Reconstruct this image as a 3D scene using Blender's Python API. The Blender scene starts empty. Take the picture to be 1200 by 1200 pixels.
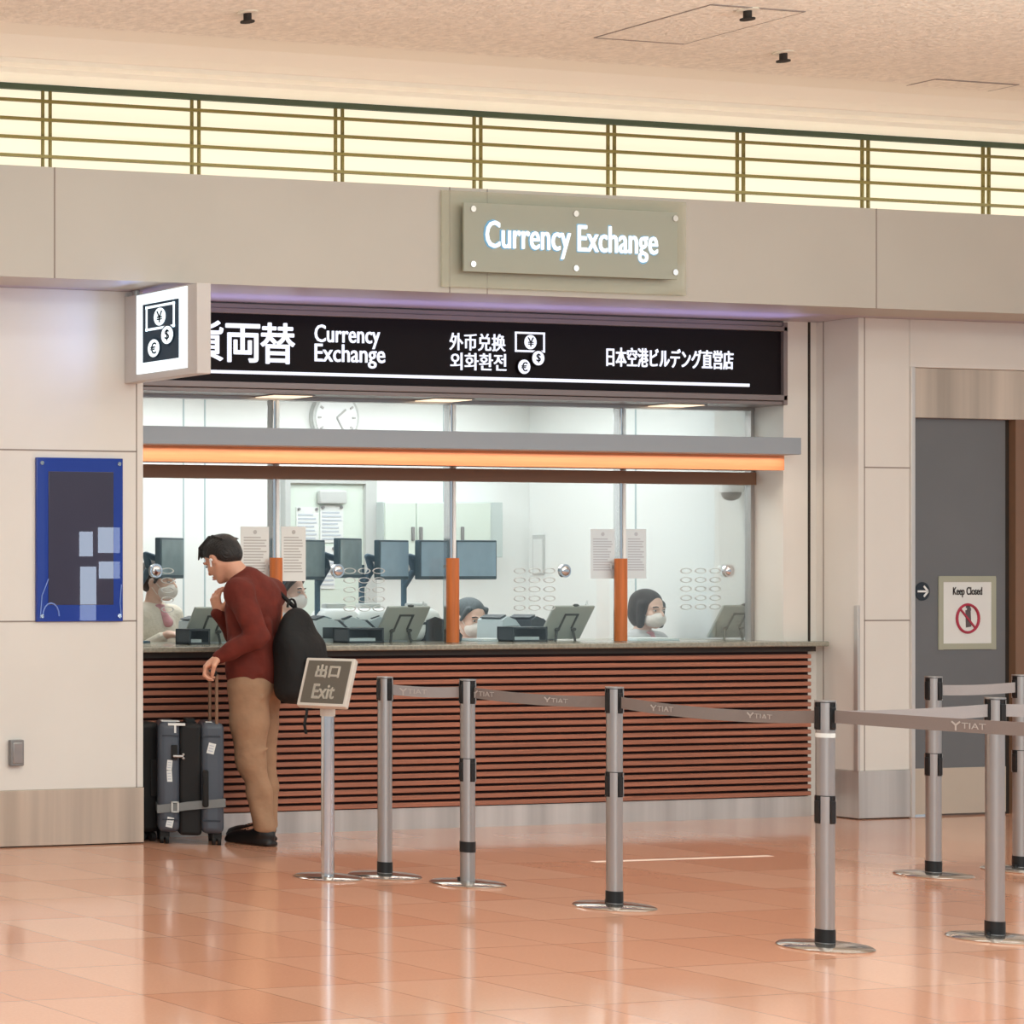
import bpy, bmesh, math, random
import numpy as np
from mathutils import Vector, Matrix
random.seed(7)
PI = math.pi
COL = bpy.context.scene.collection

# ------------------------------------------------------------------ camera geometry
PX, HV, CH = -900.0, 676.0, 1.45
V1, V2 = 9600.0, -1540.0
FL = math.sqrt((V1 - PX) * (PX - V2)); TH = math.atan((PX - V2) / FL)
S_, C_ = math.sin(TH), math.cos(TH)
def ray(u, v):
    r = (u - PX) / FL
    return (S_ + r * C_, C_ - r * S_, -(v - HV) / FL)
def onY(u, v, Y):
    d = ray(u, v); k = Y / d[1]; return (d[0] * k, CH + d[2] * k)
def onX(u, v, X):
    d = ray(u, v); k = X / d[0]; return (d[1] * k, CH + d[2] * k)
def onZ(u, v, Z=0.0):
    d = ray(u, v); k = (Z - CH) / d[2]; return (d[0] * k, d[1] * k)
def XY(u, Y): return onY(u, 600, Y)[0]

cam = bpy.data.cameras.new('camera'); camo = bpy.data.objects.new('camera', cam); COL.objects.link(camo)
camo.location = (0, 0, CH); camo.rotation_euler = (PI / 2, 0, -TH)
cam.sensor_width = 36.0; cam.sensor_fit = 'HORIZONTAL'
cam.lens = FL / 1200 * 36
cam.shift_x = (600 - PX) / 1200; cam.shift_y = (HV - 600) / 1200
cam.clip_end = 200
bpy.context.scene.camera = camo

# ------------------------------------------------------------------ materials
def lin(c):
    f = lambda x: (x / 12.92 if x <= .04045 else ((x + .055) / 1.055) ** 2.4)
    return tuple(f(x / 255) for x in c) + (1,)
def mat(name, rgb, rough=.5, metal=0, emit=0, ecol=None, noise=0, nscale=8, bump=0, bscale=40, coat=0, spec=.5, stretch=None, trans=0, alpha=1):
    m = bpy.data.materials.new(name); m.use_nodes = True
    nt = m.node_tree; b = nt.nodes['Principled BSDF']
    b.inputs['Base Color'].default_value = lin(rgb); b.inputs['Roughness'].default_value = rough
    b.inputs['Metallic'].default_value = metal
    b.inputs['Specular IOR Level'].default_value = spec
    b.inputs['Coat Weight'].default_value = coat; b.inputs['Coat Roughness'].default_value = .0
    if trans: b.inputs['Transmission Weight'].default_value = trans
    if emit:
        b.inputs['Emission Color'].default_value = lin(ecol or rgb); b.inputs['Emission Strength'].default_value = emit
    if noise or bump:
        tc = nt.nodes.new('ShaderNodeTexCoord'); mp = nt.nodes.new('ShaderNodeMapping')
        nt.links.new(tc.outputs['Object'], mp.inputs['Vector'])
        if stretch: mp.inputs['Scale'].default_value = stretch
    if noise:
        n = nt.nodes.new('ShaderNodeTexNoise'); n.inputs['Scale'].default_value = nscale; n.inputs['Detail'].default_value = 4
        nt.links.new(mp.outputs[0], n.inputs['Vector'])
        r = nt.nodes.new('ShaderNodeValToRGB')
        r.color_ramp.elements[0].position = .3; r.color_ramp.elements[1].position = .7
        r.color_ramp.elements[0].color = lin(tuple(max(0, x * (1 - noise)) for x in rgb))
        r.color_ramp.elements[1].color = lin(tuple(min(255, x * (1 + noise)) for x in rgb))
        nt.links.new(n.outputs['Fac'], r.inputs['Fac']); nt.links.new(r.outputs['Color'], b.inputs['Base Color'])
    if bump:
        n = nt.nodes.new('ShaderNodeTexNoise'); n.inputs['Scale'].default_value = bscale; n.inputs['Detail'].default_value = 3
        nt.links.new(mp.outputs[0], n.inputs['Vector'])
        bp = nt.nodes.new('ShaderNodeBump'); bp.inputs['Strength'].default_value = bump; bp.inputs['Distance'].default_value = .02
        nt.links.new(n.outputs['Fac'], bp.inputs['Height']); nt.links.new(bp.outputs[0], b.inputs['Normal'])
    return m
def glass_mat(name, tint=(245, 250, 250), refl=.6, haze=0, hcol=(200, 205, 200)):
    m = bpy.data.materials.new(name); m.use_nodes = True; nt = m.node_tree; nt.nodes.clear()
    out = nt.nodes.new('ShaderNodeOutputMaterial'); mix = nt.nodes.new('ShaderNodeMixShader')
    tr = nt.nodes.new('ShaderNodeBsdfTransparent'); tr.inputs['Color'].default_value = lin(tint)
    gl = nt.nodes.new('ShaderNodeBsdfGlossy'); gl.inputs['Roughness'].default_value = .02
    fr = nt.nodes.new('ShaderNodeFresnel'); fr.inputs['IOR'].default_value = 1.35
    mu = nt.nodes.new('ShaderNodeMath'); mu.operation = 'MULTIPLY'; mu.inputs[1].default_value = refl
    nt.links.new(fr.outputs[0], mu.inputs[0]); nt.links.new(mu.outputs[0], mix.inputs[0])
    nt.links.new(gl.outputs[0], mix.inputs[2])
    if haze:
        df = nt.nodes.new('ShaderNodeBsdfDiffuse'); df.inputs['Color'].default_value = lin(hcol)
        m2 = nt.nodes.new('ShaderNodeMixShader'); m2.inputs[0].default_value = haze
        nt.links.new(tr.outputs[0], m2.inputs[1]); nt.links.new(df.outputs[0], m2.inputs[2]); nt.links.new(m2.outputs[0], mix.inputs[1])
    else:
        nt.links.new(tr.outputs[0], mix.inputs[1])
    nt.links.new(mix.outputs[0], out.inputs[0])
    return m
def floor_mat():
    m = mat('floor tile', (176, 128, 106), .09, spec=.62)
    nt = m.node_tree; b = nt.nodes['Principled BSDF']
    g = nt.nodes.new('ShaderNodeNewGeometry'); mp = nt.nodes.new('ShaderNodeMapping')
    mp.inputs['Location'].default_value = (-5.353 + .45 * 30, -6.17 + .525 * 20, 0)
    nt.links.new(g.outputs['Position'], mp.inputs['Vector'])
    br = nt.nodes.new('ShaderNodeTexBrick'); br.offset = 0; br.squash = 1
    br.inputs['Scale'].default_value = 1; br.inputs['Brick Width'].default_value = .45; br.inputs['Row Height'].default_value = .525
    br.inputs['Mortar Size'].default_value = .0022; br.inputs['Mortar Smooth'].default_value = .3; br.inputs['Bias'].default_value = -.35
    br.inputs['Color1'].default_value = lin((213, 154, 125)); br.inputs['Color2'].default_value = lin((226, 178, 152)); br.inputs['Mortar'].default_value = lin((150, 100, 78))
    nt.links.new(mp.outputs[0], br.inputs['Vector'])
    n = nt.nodes.new('ShaderNodeTexNoise'); n.inputs['Scale'].default_value = 90; n.inputs['Detail'].default_value = 5
    nt.links.new(g.outputs['Position'], n.inputs['Vector'])
    r = nt.nodes.new('ShaderNodeMapRange'); r.inputs['To Min'].default_value = .9; r.inputs['To Max'].default_value = 1.1
    nt.links.new(n.outputs['Fac'], r.inputs['Value'])
    mx = nt.nodes.new('ShaderNodeVectorMath'); mx.operation = 'SCALE'
    nt.links.new(br.outputs['Color'], mx.inputs[0]); nt.links.new(r.outputs[0], mx.inputs['Scale'])
    nt.links.new(mx.outputs[0], b.inputs['Base Color'])
    n2 = nt.nodes.new('ShaderNodeTexNoise'); n2.inputs['Scale'].default_value = 3
    nt.links.new(g.outputs['Position'], n2.inputs['Vector'])
    bp = nt.nodes.new('ShaderNodeBump'); bp.inputs['Strength'].default_value = .04; bp.inputs['Distance'].default_value = .02
    nt.links.new(n2.outputs['Fac'], bp.inputs['Height']); nt.links.new(bp.outputs[0], b.inputs['Normal'])
    return m

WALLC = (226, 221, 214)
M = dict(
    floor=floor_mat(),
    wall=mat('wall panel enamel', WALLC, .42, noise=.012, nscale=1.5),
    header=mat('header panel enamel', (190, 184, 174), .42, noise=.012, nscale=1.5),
    ceil=mat('ceiling rock wool', (240, 230, 216), .95, noise=.05, nscale=30, bump=.6, bscale=45),
    trim=mat('cornice paint', (240, 230, 214), .8),
    seam=mat('panel joint', (150, 138, 130), .8),
    steel=mat('brushed stainless', (206, 202, 198), .38, .55, noise=.1, nscale=4, stretch=(1.5, 1.5, .05), bump=.05, bscale=3),  # vertical bands in the colour stand in for wavy reflections
    steelw=mat('warm stainless', (204, 188, 172), .4, .5, noise=.12, nscale=4, stretch=(1.5, 1.5, .05), bump=.05, bscale=2),  # reflections in the plate painted as upright colour bands
    chrome=mat('polished chrome', (214, 214, 216), .12, 1),
    alu=mat('satin aluminium', (178, 174, 172), .32, .85),
    black=mat('black plastic', (16, 16, 18), .45),
    rubber=mat('black rubber', (20, 18, 18), .7),
    gold=mat('louvre bronze', (112, 96, 44), .5, .2),
    louv_g=mat('louvre top rail', (52, 62, 38), .6),
    glow=mat('backlit clerestory pane', (90, 86, 74), .8, emit=1.0, ecol=(255, 243, 212)),
    glass=glass_mat('clear partition glass', (247, 250, 249), .5),
    frost=glass_mat('sign glass', (225, 230, 222), .2, .7, (190, 192, 178)),
    clear=glass_mat('sign backing glass', (248, 250, 244), .15, .3, (218, 214, 200)),
    slat=mat('reddish timber slat', (164, 106, 84), .5, noise=.10, nscale=6, stretch=(.4, 6, 20)),
    slatdark=mat('dark slat backing', (44, 16, 12), .8),
    stone=mat('counter top stone', (150, 146, 132), .2, noise=.08, nscale=60),
    counterbody=mat('counter underside', (46, 40, 36), .6),
    hood=mat('grey canopy enamel', (154, 162, 170), .5),
    wood=mat('lit timber fascia', (216, 138, 94), .5, noise=.05, nscale=5, stretch=(.3, 3, 12)),
    orange=mat('orange timber sleeve', (196, 108, 52), .45, noise=.08, nscale=6, stretch=(8, 8, .5)),
    brown=mat('brown glazing rail', (128, 96, 74), .45),
    fascia=mat('black sign face', (20, 12, 16), .45, spec=.15),
    fframe=mat('sign frame', (142, 130, 128), .35, .4),
    lit=mat('lit lettering', (120, 120, 130), .5, emit=1.05, ecol=(240, 243, 255)),
    litw=mat('lit white lettering', (120, 120, 120), .5, emit=1.05, ecol=(246, 252, 255)),
    halo=mat('letter halo', (120, 150, 165), .5, emit=.5, ecol=(140, 190, 215)),
    signwhite=mat('lit sign face', (240, 252, 255), .5, emit=1.0, ecol=(228, 246, 255)),
    signdark=mat('pictogram ground', (36, 62, 82), .5),
    pict=mat('pictogram white', (240, 252, 255), .5, emit=.9, ecol=(228, 246, 255)),
    sigframe=mat('sign case grey', (206, 200, 196), .45),
    blue=mat('blue sign board', (10, 52, 150), .25, coat=.5),
    bluedark=mat('dark blank display', (48, 46, 70), .4, coat=.9),
    film=mat('plastic film fold', (120, 150, 220), .2, coat=.6),
    greyplate=mat('grey plate', (134, 132, 132), .5),
    door=mat('grey door leaf', (106, 108, 111), .45, noise=.02, nscale=2),
    doorlow=mat('door kick plate', (206, 190, 172), .35, .35),
    dark=mat('shadow gap', (44, 36, 30), .8),
    paper=mat('paper', (226, 228, 226), .8),
    papergrey=mat('translucent notice', (218, 228, 234), .6),
    ink=mat('grey print', (186, 184, 182), .8),
    inkl=mat('pale print', (190, 196, 205), .8),
    tape=mat('masking tape', (168, 170, 152), .5),
    red=mat('prohibition red', (172, 48, 72), .6),
    inkdark=mat('sign ink', (92, 84, 88), .8),
    navy=mat('round sticker', (24, 36, 48), .5),
    white=mat('white plastic', (238, 240, 240), .4),
    lightgrey=mat('light grey plastic', (196, 198, 196), .45),
    intwall=mat('office wall', (238, 240, 238), .7),
    intjoint=mat('office wall joint', (176, 192, 196), .7),
    cabshade=mat('cabinet enamel in shade', (196, 206, 204), .5),  # cabinet enamel painted darker to stand for its shaded side
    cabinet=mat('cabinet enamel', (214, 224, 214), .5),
    screen=mat('display panel', (146, 162, 168), .18, noise=.12, nscale=4),  # monitor colours paled to stand in for milky haze on the glass
    screenblue=mat('display panel blue', (158, 182, 202), .2, noise=.06, nscale=4),
    bezel=mat('display housing', (66, 86, 98), .45),
    arm=mat('monitor arm', (74, 100, 118), .5),
    machine=mat('machine grey', (196, 206, 210), .4),
    machdark=mat('machine charcoal', (58, 64, 70), .4),
    tablet=mat('tablet back', (176, 178, 170), .45),
    tabdark=mat('tablet stand', (66, 66, 62), .5),
    belt=mat('barrier belt webbing', (132, 120, 116), .7, bump=.15, bscale=300),
    beltlight=mat('pale barrier belt webbing', (158, 152, 152), .7, bump=.15, bscale=300),  # paler copy of the belt colour, standing in for light from behind
    beltink=mat('belt print', (186, 178, 174), .7),
    disc=mat('steel base disc', (196, 186, 178), .12, .9),
    exitboard=mat('exit sign face', (92, 84, 74), .4),
    exitframe=mat('clear acrylic frame', (206, 196, 186), .25),
    exitink=mat('exit lettering', (232, 222, 208), .6),
    skin=mat('skin', (222, 164, 136), .5, noise=.03, nscale=25),
    skinp=mat('pale skin', (232, 190, 170), .5, noise=.02, nscale=25),
    hair=mat('black hair', (22, 18, 16), .4, noise=.3, nscale=40, stretch=(1, 6, 1), bump=.5, bscale=60),
    hairb=mat('dark brown hair', (44, 28, 22), .4, noise=.3, nscale=40, stretch=(6, 6, 1), bump=.5, bscale=60),
    hairg=mat('ash dark hair', (84, 92, 96), .45, noise=.2, nscale=40, stretch=(6, 6, 1), bump=.4, bscale=60),
    sweater=mat('rust knit', (104, 36, 24), .9, noise=.08, nscale=14, bump=.6, bscale=11),
    chino=mat('tan cotton', (162, 126, 98), .85, noise=.05, nscale=10, bump=.6, bscale=9),
    shoe=mat('black leather', (22, 18, 18), .45),
    packm=mat('black nylon', (7, 7, 8), .75, bump=.3, bscale=20),
    case=mat('slate suitcase shell', (72, 78, 88), .38, noise=.04, nscale=6),
    caseedge=mat('slate suitcase groove', (42, 48, 58), .5),
    caseblack=mat('black suitcase fabric', (10, 9, 10), .7),
    strap=mat('grey luggage strap', (122, 124, 124), .7),
    mask=mat('white face mask', (236, 226, 218), .8, bump=.2, bscale=40),
    eye=mat('dark eye', (34, 24, 22), .3),
    eyew=mat('eye white', (206, 196, 190), .3),
    lip=mat('lip', (190, 110, 100), .5),
    cream=mat('cream cardigan', (226, 214, 198), .9, bump=.3, bscale=50),
    greyblouse=mat('pale grey uniform jacket', (206, 204, 204), .85),
    pink=mat('pink scarf', (206, 146, 152), .7, noise=.1, nscale=30),
    trouser=mat('navy uniform skirt', (40, 44, 60), .85),
    tapew=mat('white floor tape', (236, 214, 200), .6),
    led=mat('violet led line', (200, 190, 255), .5, emit=2.0, ecol=(170, 160, 255)),
    soff=mat('soffit paint', (186, 178, 186), .5),
    daylight=mat('bright daylight pane', (200, 225, 255), .5, emit=12, ecol=(215, 232, 255)),
    lamp=mat('downlight lens', (255, 244, 226), .5, emit=1.2, ecol=(255, 226, 190)),
)

# ------------------------------------------------------------------ mesh helpers
class MB:
    def __init__(self): self.bm = bmesh.new()
    def box(self, x0, x1, y0, y1, z0, z1, bev=0, seg=2, mtx=None):
        b2 = bmesh.new(); bmesh.ops.create_cube(b2, size=1)
        for v in b2.verts:
            v.co = Vector((x0 + (v.co.x + .5) * (x1 - x0), y0 + (v.co.y + .5) * (y1 - y0), z0 + (v.co.z + .5) * (z1 - z0)))
        if bev:
            bmesh.ops.bevel(b2, geom=list(b2.edges), offset=bev, segments=seg, profile=.5, affect='EDGES')
            for f in b2.faces: f.normal_update(); f.smooth = max(abs(c) for c in f.normal) < .9999
        return self.add(b2, mtx)
    def add(self, b2, mtx=None):
        if mtx is not None: bmesh.ops.transform(b2, matrix=mtx, verts=b2.verts)
        me = bpy.data.meshes.new('tmp'); b2.to_mesh(me); b2.free(); self.bm.from_mesh(me); bpy.data.meshes.remove(me); return self
    def cyl(self, p0, p1, r0, r1=None, n=20, caps=True):
        p0, p1 = Vector(p0), Vector(p1); d = p1 - p0; r1 = r0 if r1 is None else r1
        b2 = bmesh.new(); bmesh.ops.create_cone(b2, cap_ends=caps, segments=n, radius1=r0, radius2=r1, depth=d.length)
        for f in b2.faces: f.smooth = len(f.verts) == 4
        q = d.to_track_quat('Z', 'Y').to_matrix().to_4x4()
        return self.add(b2, Matrix.Translation((p0 + p1) / 2) @ q)
    def sphere(self, c, r, sc=(1, 1, 1), n=16, mtx=None):
        b2 = bmesh.new(); bmesh.ops.create_uvsphere(b2, u_segments=n, v_segments=max(6, n // 2), radius=r)
        for f in b2.faces: f.smooth = True
        m = Matrix.Translation(Vector(c)) @ (mtx.to_4x4() if mtx else Matrix()) @ Matrix.Diagonal((*sc, 1))
        return self.add(b2, m)
    def lathe(self, prof, n=32, c=(0, 0, 0)):
        b = self.bm; rings = []
        for r, z in prof:
            rings.append([b.verts.new((c[0] + r * math.cos(2 * PI * i / n), c[1] + r * math.sin(2 * PI * i / n), c[2] + z)) for i in range(n)])
        for a, bb in zip(rings, rings[1:]):
            for i in range(n): b.faces.new((a[i], a[(i + 1) % n], bb[(i + 1) % n], bb[i])).smooth = True
        for rg, fl in ((rings[0], True), (rings[-1], False)):
            b.faces.new(rg[::-1] if fl else rg)
        return self
    def prism(self, pts, y0, y1, mtx=None):       # pts in XZ, extruded along Y
        b2 = bmesh.new()
        A = [b2.verts.new((x, y0, z)) for x, z in pts]; B = [b2.verts.new((x, y1, z)) for x, z in pts]
        b2.faces.new(A); b2.faces.new(B[::-1]); n = len(pts)
        for i in range(n): b2.faces.new((A[i], B[i], B[(i + 1) % n], A[(i + 1) % n]))
        bmesh.ops.recalc_face_normals(b2, faces=b2.faces)
        return self.add(b2, mtx)
    def tube(self, pts, r, n=10):
        for a, b in zip(pts, pts[1:]): self.cyl(a, b, r, n=n)
        for p in pts[1:-1]: self.sphere(p, r, n=n)
        return self
    def ring(self, c, R, r, axis='Y', n=28, m=8, sc=(1, 1)):
        b = self.bm; rows = []
        for i in range(n):
            a = 2 * PI * i / n; row = []
            for j in range(m):
                t = 2 * PI * j / m; q = R + r * math.cos(t); h = r * math.sin(t)
                x, y = q * math.cos(a) * sc[0], q * math.sin(a) * sc[1]
                p = (x, h, y) if axis == 'Y' else ((h, x, y) if axis == 'X' else (x, y, h))
                row.append(b.verts.new((c[0] + p[0], c[1] + p[1], c[2] + p[2])))
            rows.append(row)
        for i in range(n):
            for j in range(m):
                b.faces.new((rows[i][j], rows[(i + 1) % n][j], rows[(i + 1) % n][(j + 1) % m], rows[i][(j + 1) % m])).smooth = True
        return self
    def discY(self, c, r, th=.002, n=32, sc=(1, 1)):
        b2 = bmesh.new(); bmesh.ops.create_cone(b2, cap_ends=True, segments=n, radius1=r, radius2=r, depth=th)
        return self.add(b2, Matrix.Translation(Vector(c)) @ Matrix.Diagonal((sc[0], 1, sc[1], 1)) @ Matrix.Rotation(PI / 2, 4, 'X'))
    def ribbon(self, pts, up, h, th):
        """vertical strap through pts, height h, thickness th"""
        b = self.bm; prev = None
        for i, p in enumerate(pts):
            p = Vector(p); d = (Vector(pts[min(i + 1, len(pts) - 1)]) - Vector(pts[max(i - 1, 0)])).normalized()
            u = Vector(up[i] if isinstance(up, list) else up).normalized(); s = d.cross(u).normalized() * th / 2
            cur = [b.verts.new(p + s + u * h / 2), b.verts.new(p - s + u * h / 2), b.verts.new(p - s - u * h / 2), b.verts.new(p + s - u * h / 2)]
            if prev:
                for k in range(4): b.faces.new((prev[k], prev[(k + 1) % 4], cur[(k + 1) % 4], cur[k]))
            else: b.faces.new(cur[::-1])
            prev = cur
        b.faces.new(prev); return self
    def obj(self, name, m, parent=None, smooth=True, kind=None):
        bmesh.ops.recalc_face_normals(self.bm, faces=self.bm.faces)
        for e in self.bm.edges:
            if len(e.link_faces) == 2 and e.calc_face_angle(0) > .65: e.smooth = False
        me = bpy.data.meshes.new(name); self.bm.to_mesh(me); self.bm.free()
        return link_mesh(name, me, m, parent, smooth, kind, keep=True)
def link_mesh(name, me, m, parent=None, smooth=True, kind=None, flat=False, keep=False):
    me.name = name
    me.materials.clear(); me.materials.append(M[m] if isinstance(m, str) else m)
    if smooth:
        if not keep: me.polygons.foreach_set('use_smooth', [True] * len(me.polygons))
        if not flat and not keep:
            try: me.set_sharp_from_angle(angle=math.radians(35))
            except Exception: pass
    o = bpy.data.objects.new(name, me); COL.objects.link(o)
    if parent: o.parent = parent
    if kind: o['kind'] = kind
    return o
def tag(o, label, cat, group=None, kind=None):
    o['label'] = label; o['category'] = cat
    if group: o['group'] = group
    if kind: o['kind'] = kind
    return o
def thing(name, label, cat, loc=(0, 0, 0), rz=0, group=None):
    o = bpy.data.objects.new(name, None); COL.objects.link(o); o.empty_display_size = .1
    o.location = loc; o.rotation_euler = (0, 0, rz)
    return tag(o, label, cat, group)
def struct(name, mb, m, parent=None): return mb.obj(name, m, parent, kind=None if parent else 'structure')
def sempty(name, loc=(0, 0, 0)):
    o = bpy.data.objects.new(name, None); COL.objects.link(o); o.location = loc; o['kind'] = 'structure'; return o
def copy_tree(o, parent=None):
    c = o.copy(); COL.objects.link(c); c.parent = parent
    for ch in [k for k in bpy.data.objects if k.parent == o]: copy_tree(ch, c)
    return c
def text_mesh(body, w=None, h=None, th=.004, bold=0.0, spacing=1, line=1, align='CENTER'):
    cu = bpy.data.curves.new('t', 'FONT'); cu.body = body; cu.align_x = align
    cu.extrude = th; cu.resolution_u = 3; cu.space_character = spacing; cu.space_line = line
    o = bpy.data.objects.new('t', cu); COL.objects.link(o)
    dg = bpy.context.evaluated_depsgraph_get(); dg.update()
    me = bpy.data.meshes.new_from_object(o.evaluated_get(dg))
    bpy.data.objects.remove(o); bpy.data.curves.remove(cu)
    co = np.empty(len(me.vertices) * 3); me.vertices.foreach_get('co', co); co = co.reshape(-1, 3)
    lo, hi = co.min(0), co.max(0); s = hi - lo
    sx = w / s[0] if w else None; sy = h / s[1] if h else None
    sx = sx or sy; sy = sy or sx
    co[:, 0] = (co[:, 0] - (lo[0] + hi[0]) / 2) * sx; co[:, 1] = (co[:, 1] - (lo[1] + hi[1]) / 2) * sy
    z = co[:, 2]; co[:, 2] = np.where(z > (lo[2] + hi[2]) / 2, th / 2, -th / 2)
    out = np.stack([co[:, 0], -co[:, 2], co[:, 1]], 1)      # stands up, faces -Y
    me.vertices.foreach_set('co', out.ravel()); me.update()
    if bold:                                                # heavier strokes from shifted copies
        b2 = bmesh.new(); e = bold * 1.1 * (hi[1] - lo[1]) * sy / max(1, body.count('\n') + 1)
        for dx, dz in ((-e, 0), (e, 0), (0, -e), (0, e), (e * .7, e * .7), (-e * .7, e * .7), (e * .7, -e * .7), (-e * .7, -e * .7)):
            m2 = me.copy(); m2.transform(Matrix.Translation((dx, 0, dz))); b2.from_mesh(m2); bpy.data.meshes.remove(m2)
        b2.to_mesh(me); b2.free()
    return me
def text(name, body, loc, m, parent, w=None, h=None, th=.004, bold=0.0, spacing=1, line=1, rz=0, mtx=None, align='CENTER'):
    me = text_mesh(body, w, h, th, bold, spacing, line, align)
    mt = mtx if mtx is not None else Matrix.Translation(Vector(loc)) @ Matrix.Rotation(rz, 4, 'Z')
    me.transform(mt)
    return link_mesh(name, me, m, parent, smooth=False)

# ------------------------------------------------------------------ distance-field bodies
class Sdf:
    def __init__(self): self.ops = []; self.rip = None
    def cap(self, a, b, ra, rb=None, k=.02, sub=False): self.ops.append(('c', np.array(a, float), np.array(b, float), ra, ra if rb is None else rb, k, sub)); return self
    def ell(self, c, r, R=None, k=.02, sub=False): self.ops.append(('e', np.array(c, float), np.array(r if hasattr(r, '__len__') else (r, r, r), float), None if R is None else np.array(R, float), None, k, sub)); return self
    def chain(self, pts, rs, k=.02):
        for i in range(len(pts) - 1): self.cap(pts[i], pts[i + 1], rs[i], rs[i + 1], k)
        return self
    def box(self, c, s, rnd, R=None, k=.02, sub=False): self.ops.append(('b', np.array(c, float), np.array(s, float), None if R is None else np.array(R, float), rnd, k, sub)); return self
    def plane(self, p, n): self.ops.append(('p', np.array(p, float), np.array(n, float), None, None, 0, True)); return self   # removes the side n points to
    def mesh(self, h):
        lo = np.full(3, 1e9); hi = -lo
        for o in self.ops:
            if o[-1]: continue
            if o[0] == 'c':
                r = max(o[3], o[4]); lo = np.minimum(lo, np.minimum(o[1], o[2]) - r); hi = np.maximum(hi, np.maximum(o[1], o[2]) + r)
            else:
                r = o[2].max() if o[3] is not None and o[0] == 'e' else (np.linalg.norm(o[2]) if o[3] is not None else o[2])
                lo = np.minimum(lo, o[1] - r); hi = np.maximum(hi, o[1] + r)
        lo -= 4 * h; hi += 4 * h
        n = np.ceil((hi - lo) / h).astype(int) + 1
        F = np.full(n, .08)
        ax = [lo[i] + h * np.arange(n[i]) for i in range(3)]
        for o in self.ops:
            k, sub = o[-2], o[-1]
            if o[0] == 'p' or sub: a, b = np.zeros(3, int), n
            else:
                if o[0] == 'c':
                    r = max(o[3], o[4]); l2 = np.minimum(o[1], o[2]) - r; h2 = np.maximum(o[1], o[2]) + r
                else:
                    r = o[2].max() if o[3] is not None and o[0] == 'e' else (np.linalg.norm(o[2]) if o[3] is not None else o[2]); l2, h2 = o[1] - r, o[1] + r
                mg = .03 + k
                a = np.clip(((l2 - mg - lo) / h).astype(int), 0, n - 1); b = np.clip(((h2 + mg - lo) / h).astype(int) + 2, 1, n)
            sl = tuple(slice(a[i], b[i]) for i in range(3))
            P = np.stack(np.meshgrid(*[ax[i][sl[i]] for i in range(3)], indexing='ij'), -1)
            if o[0] == 'c':
                pa = P - o[1]; ba = o[2] - o[1]; t = np.clip((pa @ ba) / max(ba @ ba, 1e-12), 0, 1)
                d = np.linalg.norm(pa - t[..., None] * ba, axis=-1) - (o[3] + (o[4] - o[3]) * t)
            elif o[0] == 'e':
                q = P - o[1]
                if o[3] is not None: q = q @ o[3]
                k0 = np.linalg.norm(q / o[2], axis=-1); k1 = np.linalg.norm(q / o[2] ** 2, axis=-1)
                d = k0 * (k0 - 1) / np.maximum(k1, 1e-9)
            elif o[0] == 'b':
                q = P - o[1]
                if o[3] is not None: q = q @ o[3]
                q = np.abs(q) - o[2] + o[4]
                d = np.linalg.norm(np.maximum(q, 0), axis=-1) + np.minimum(q.max(-1), 0) - o[4]
            else:
                d = -((P - o[1]) @ o[2])
                F[sl] = np.maximum(F[sl], -d); continue
            G = F[sl]
            if sub:
                hh = np.clip(.5 - .5 * (G + d) / max(k, 1e-6), 0, 1); F[sl] = G * (1 - hh) - d * hh + k * hh * (1 - hh)
            else:
                hh = np.clip(.5 + .5 * (G - d) / max(k, 1e-6), 0, 1); F[sl] = G * (1 - hh) + d * hh - k * hh * (1 - hh)
        if self.rip:
            amp, kz, kx = self.rip
            X, Y, Z = np.meshgrid(*ax, indexing='ij')
            w = np.sin(kz * Z + kx * X + 1.6 * np.sin(kx * .9 * X - 9 * Z + 2) + 1.3 * np.sin(13 * Y + 5 * Z))
            q = (.5 + .5 * np.sin(7 * Z + 9 * X + 4 * Y + 1.0)) * np.clip(np.abs(Z - .885) / .07 - .4, 0, 1)
            F = F + amp * w * q
            for o in self.ops:
                if o[0] == 'p': F = np.maximum(F, (np.stack([X, Y, Z], -1) - o[1]) @ o[2])
        return nets(F, lo, h)
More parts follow.
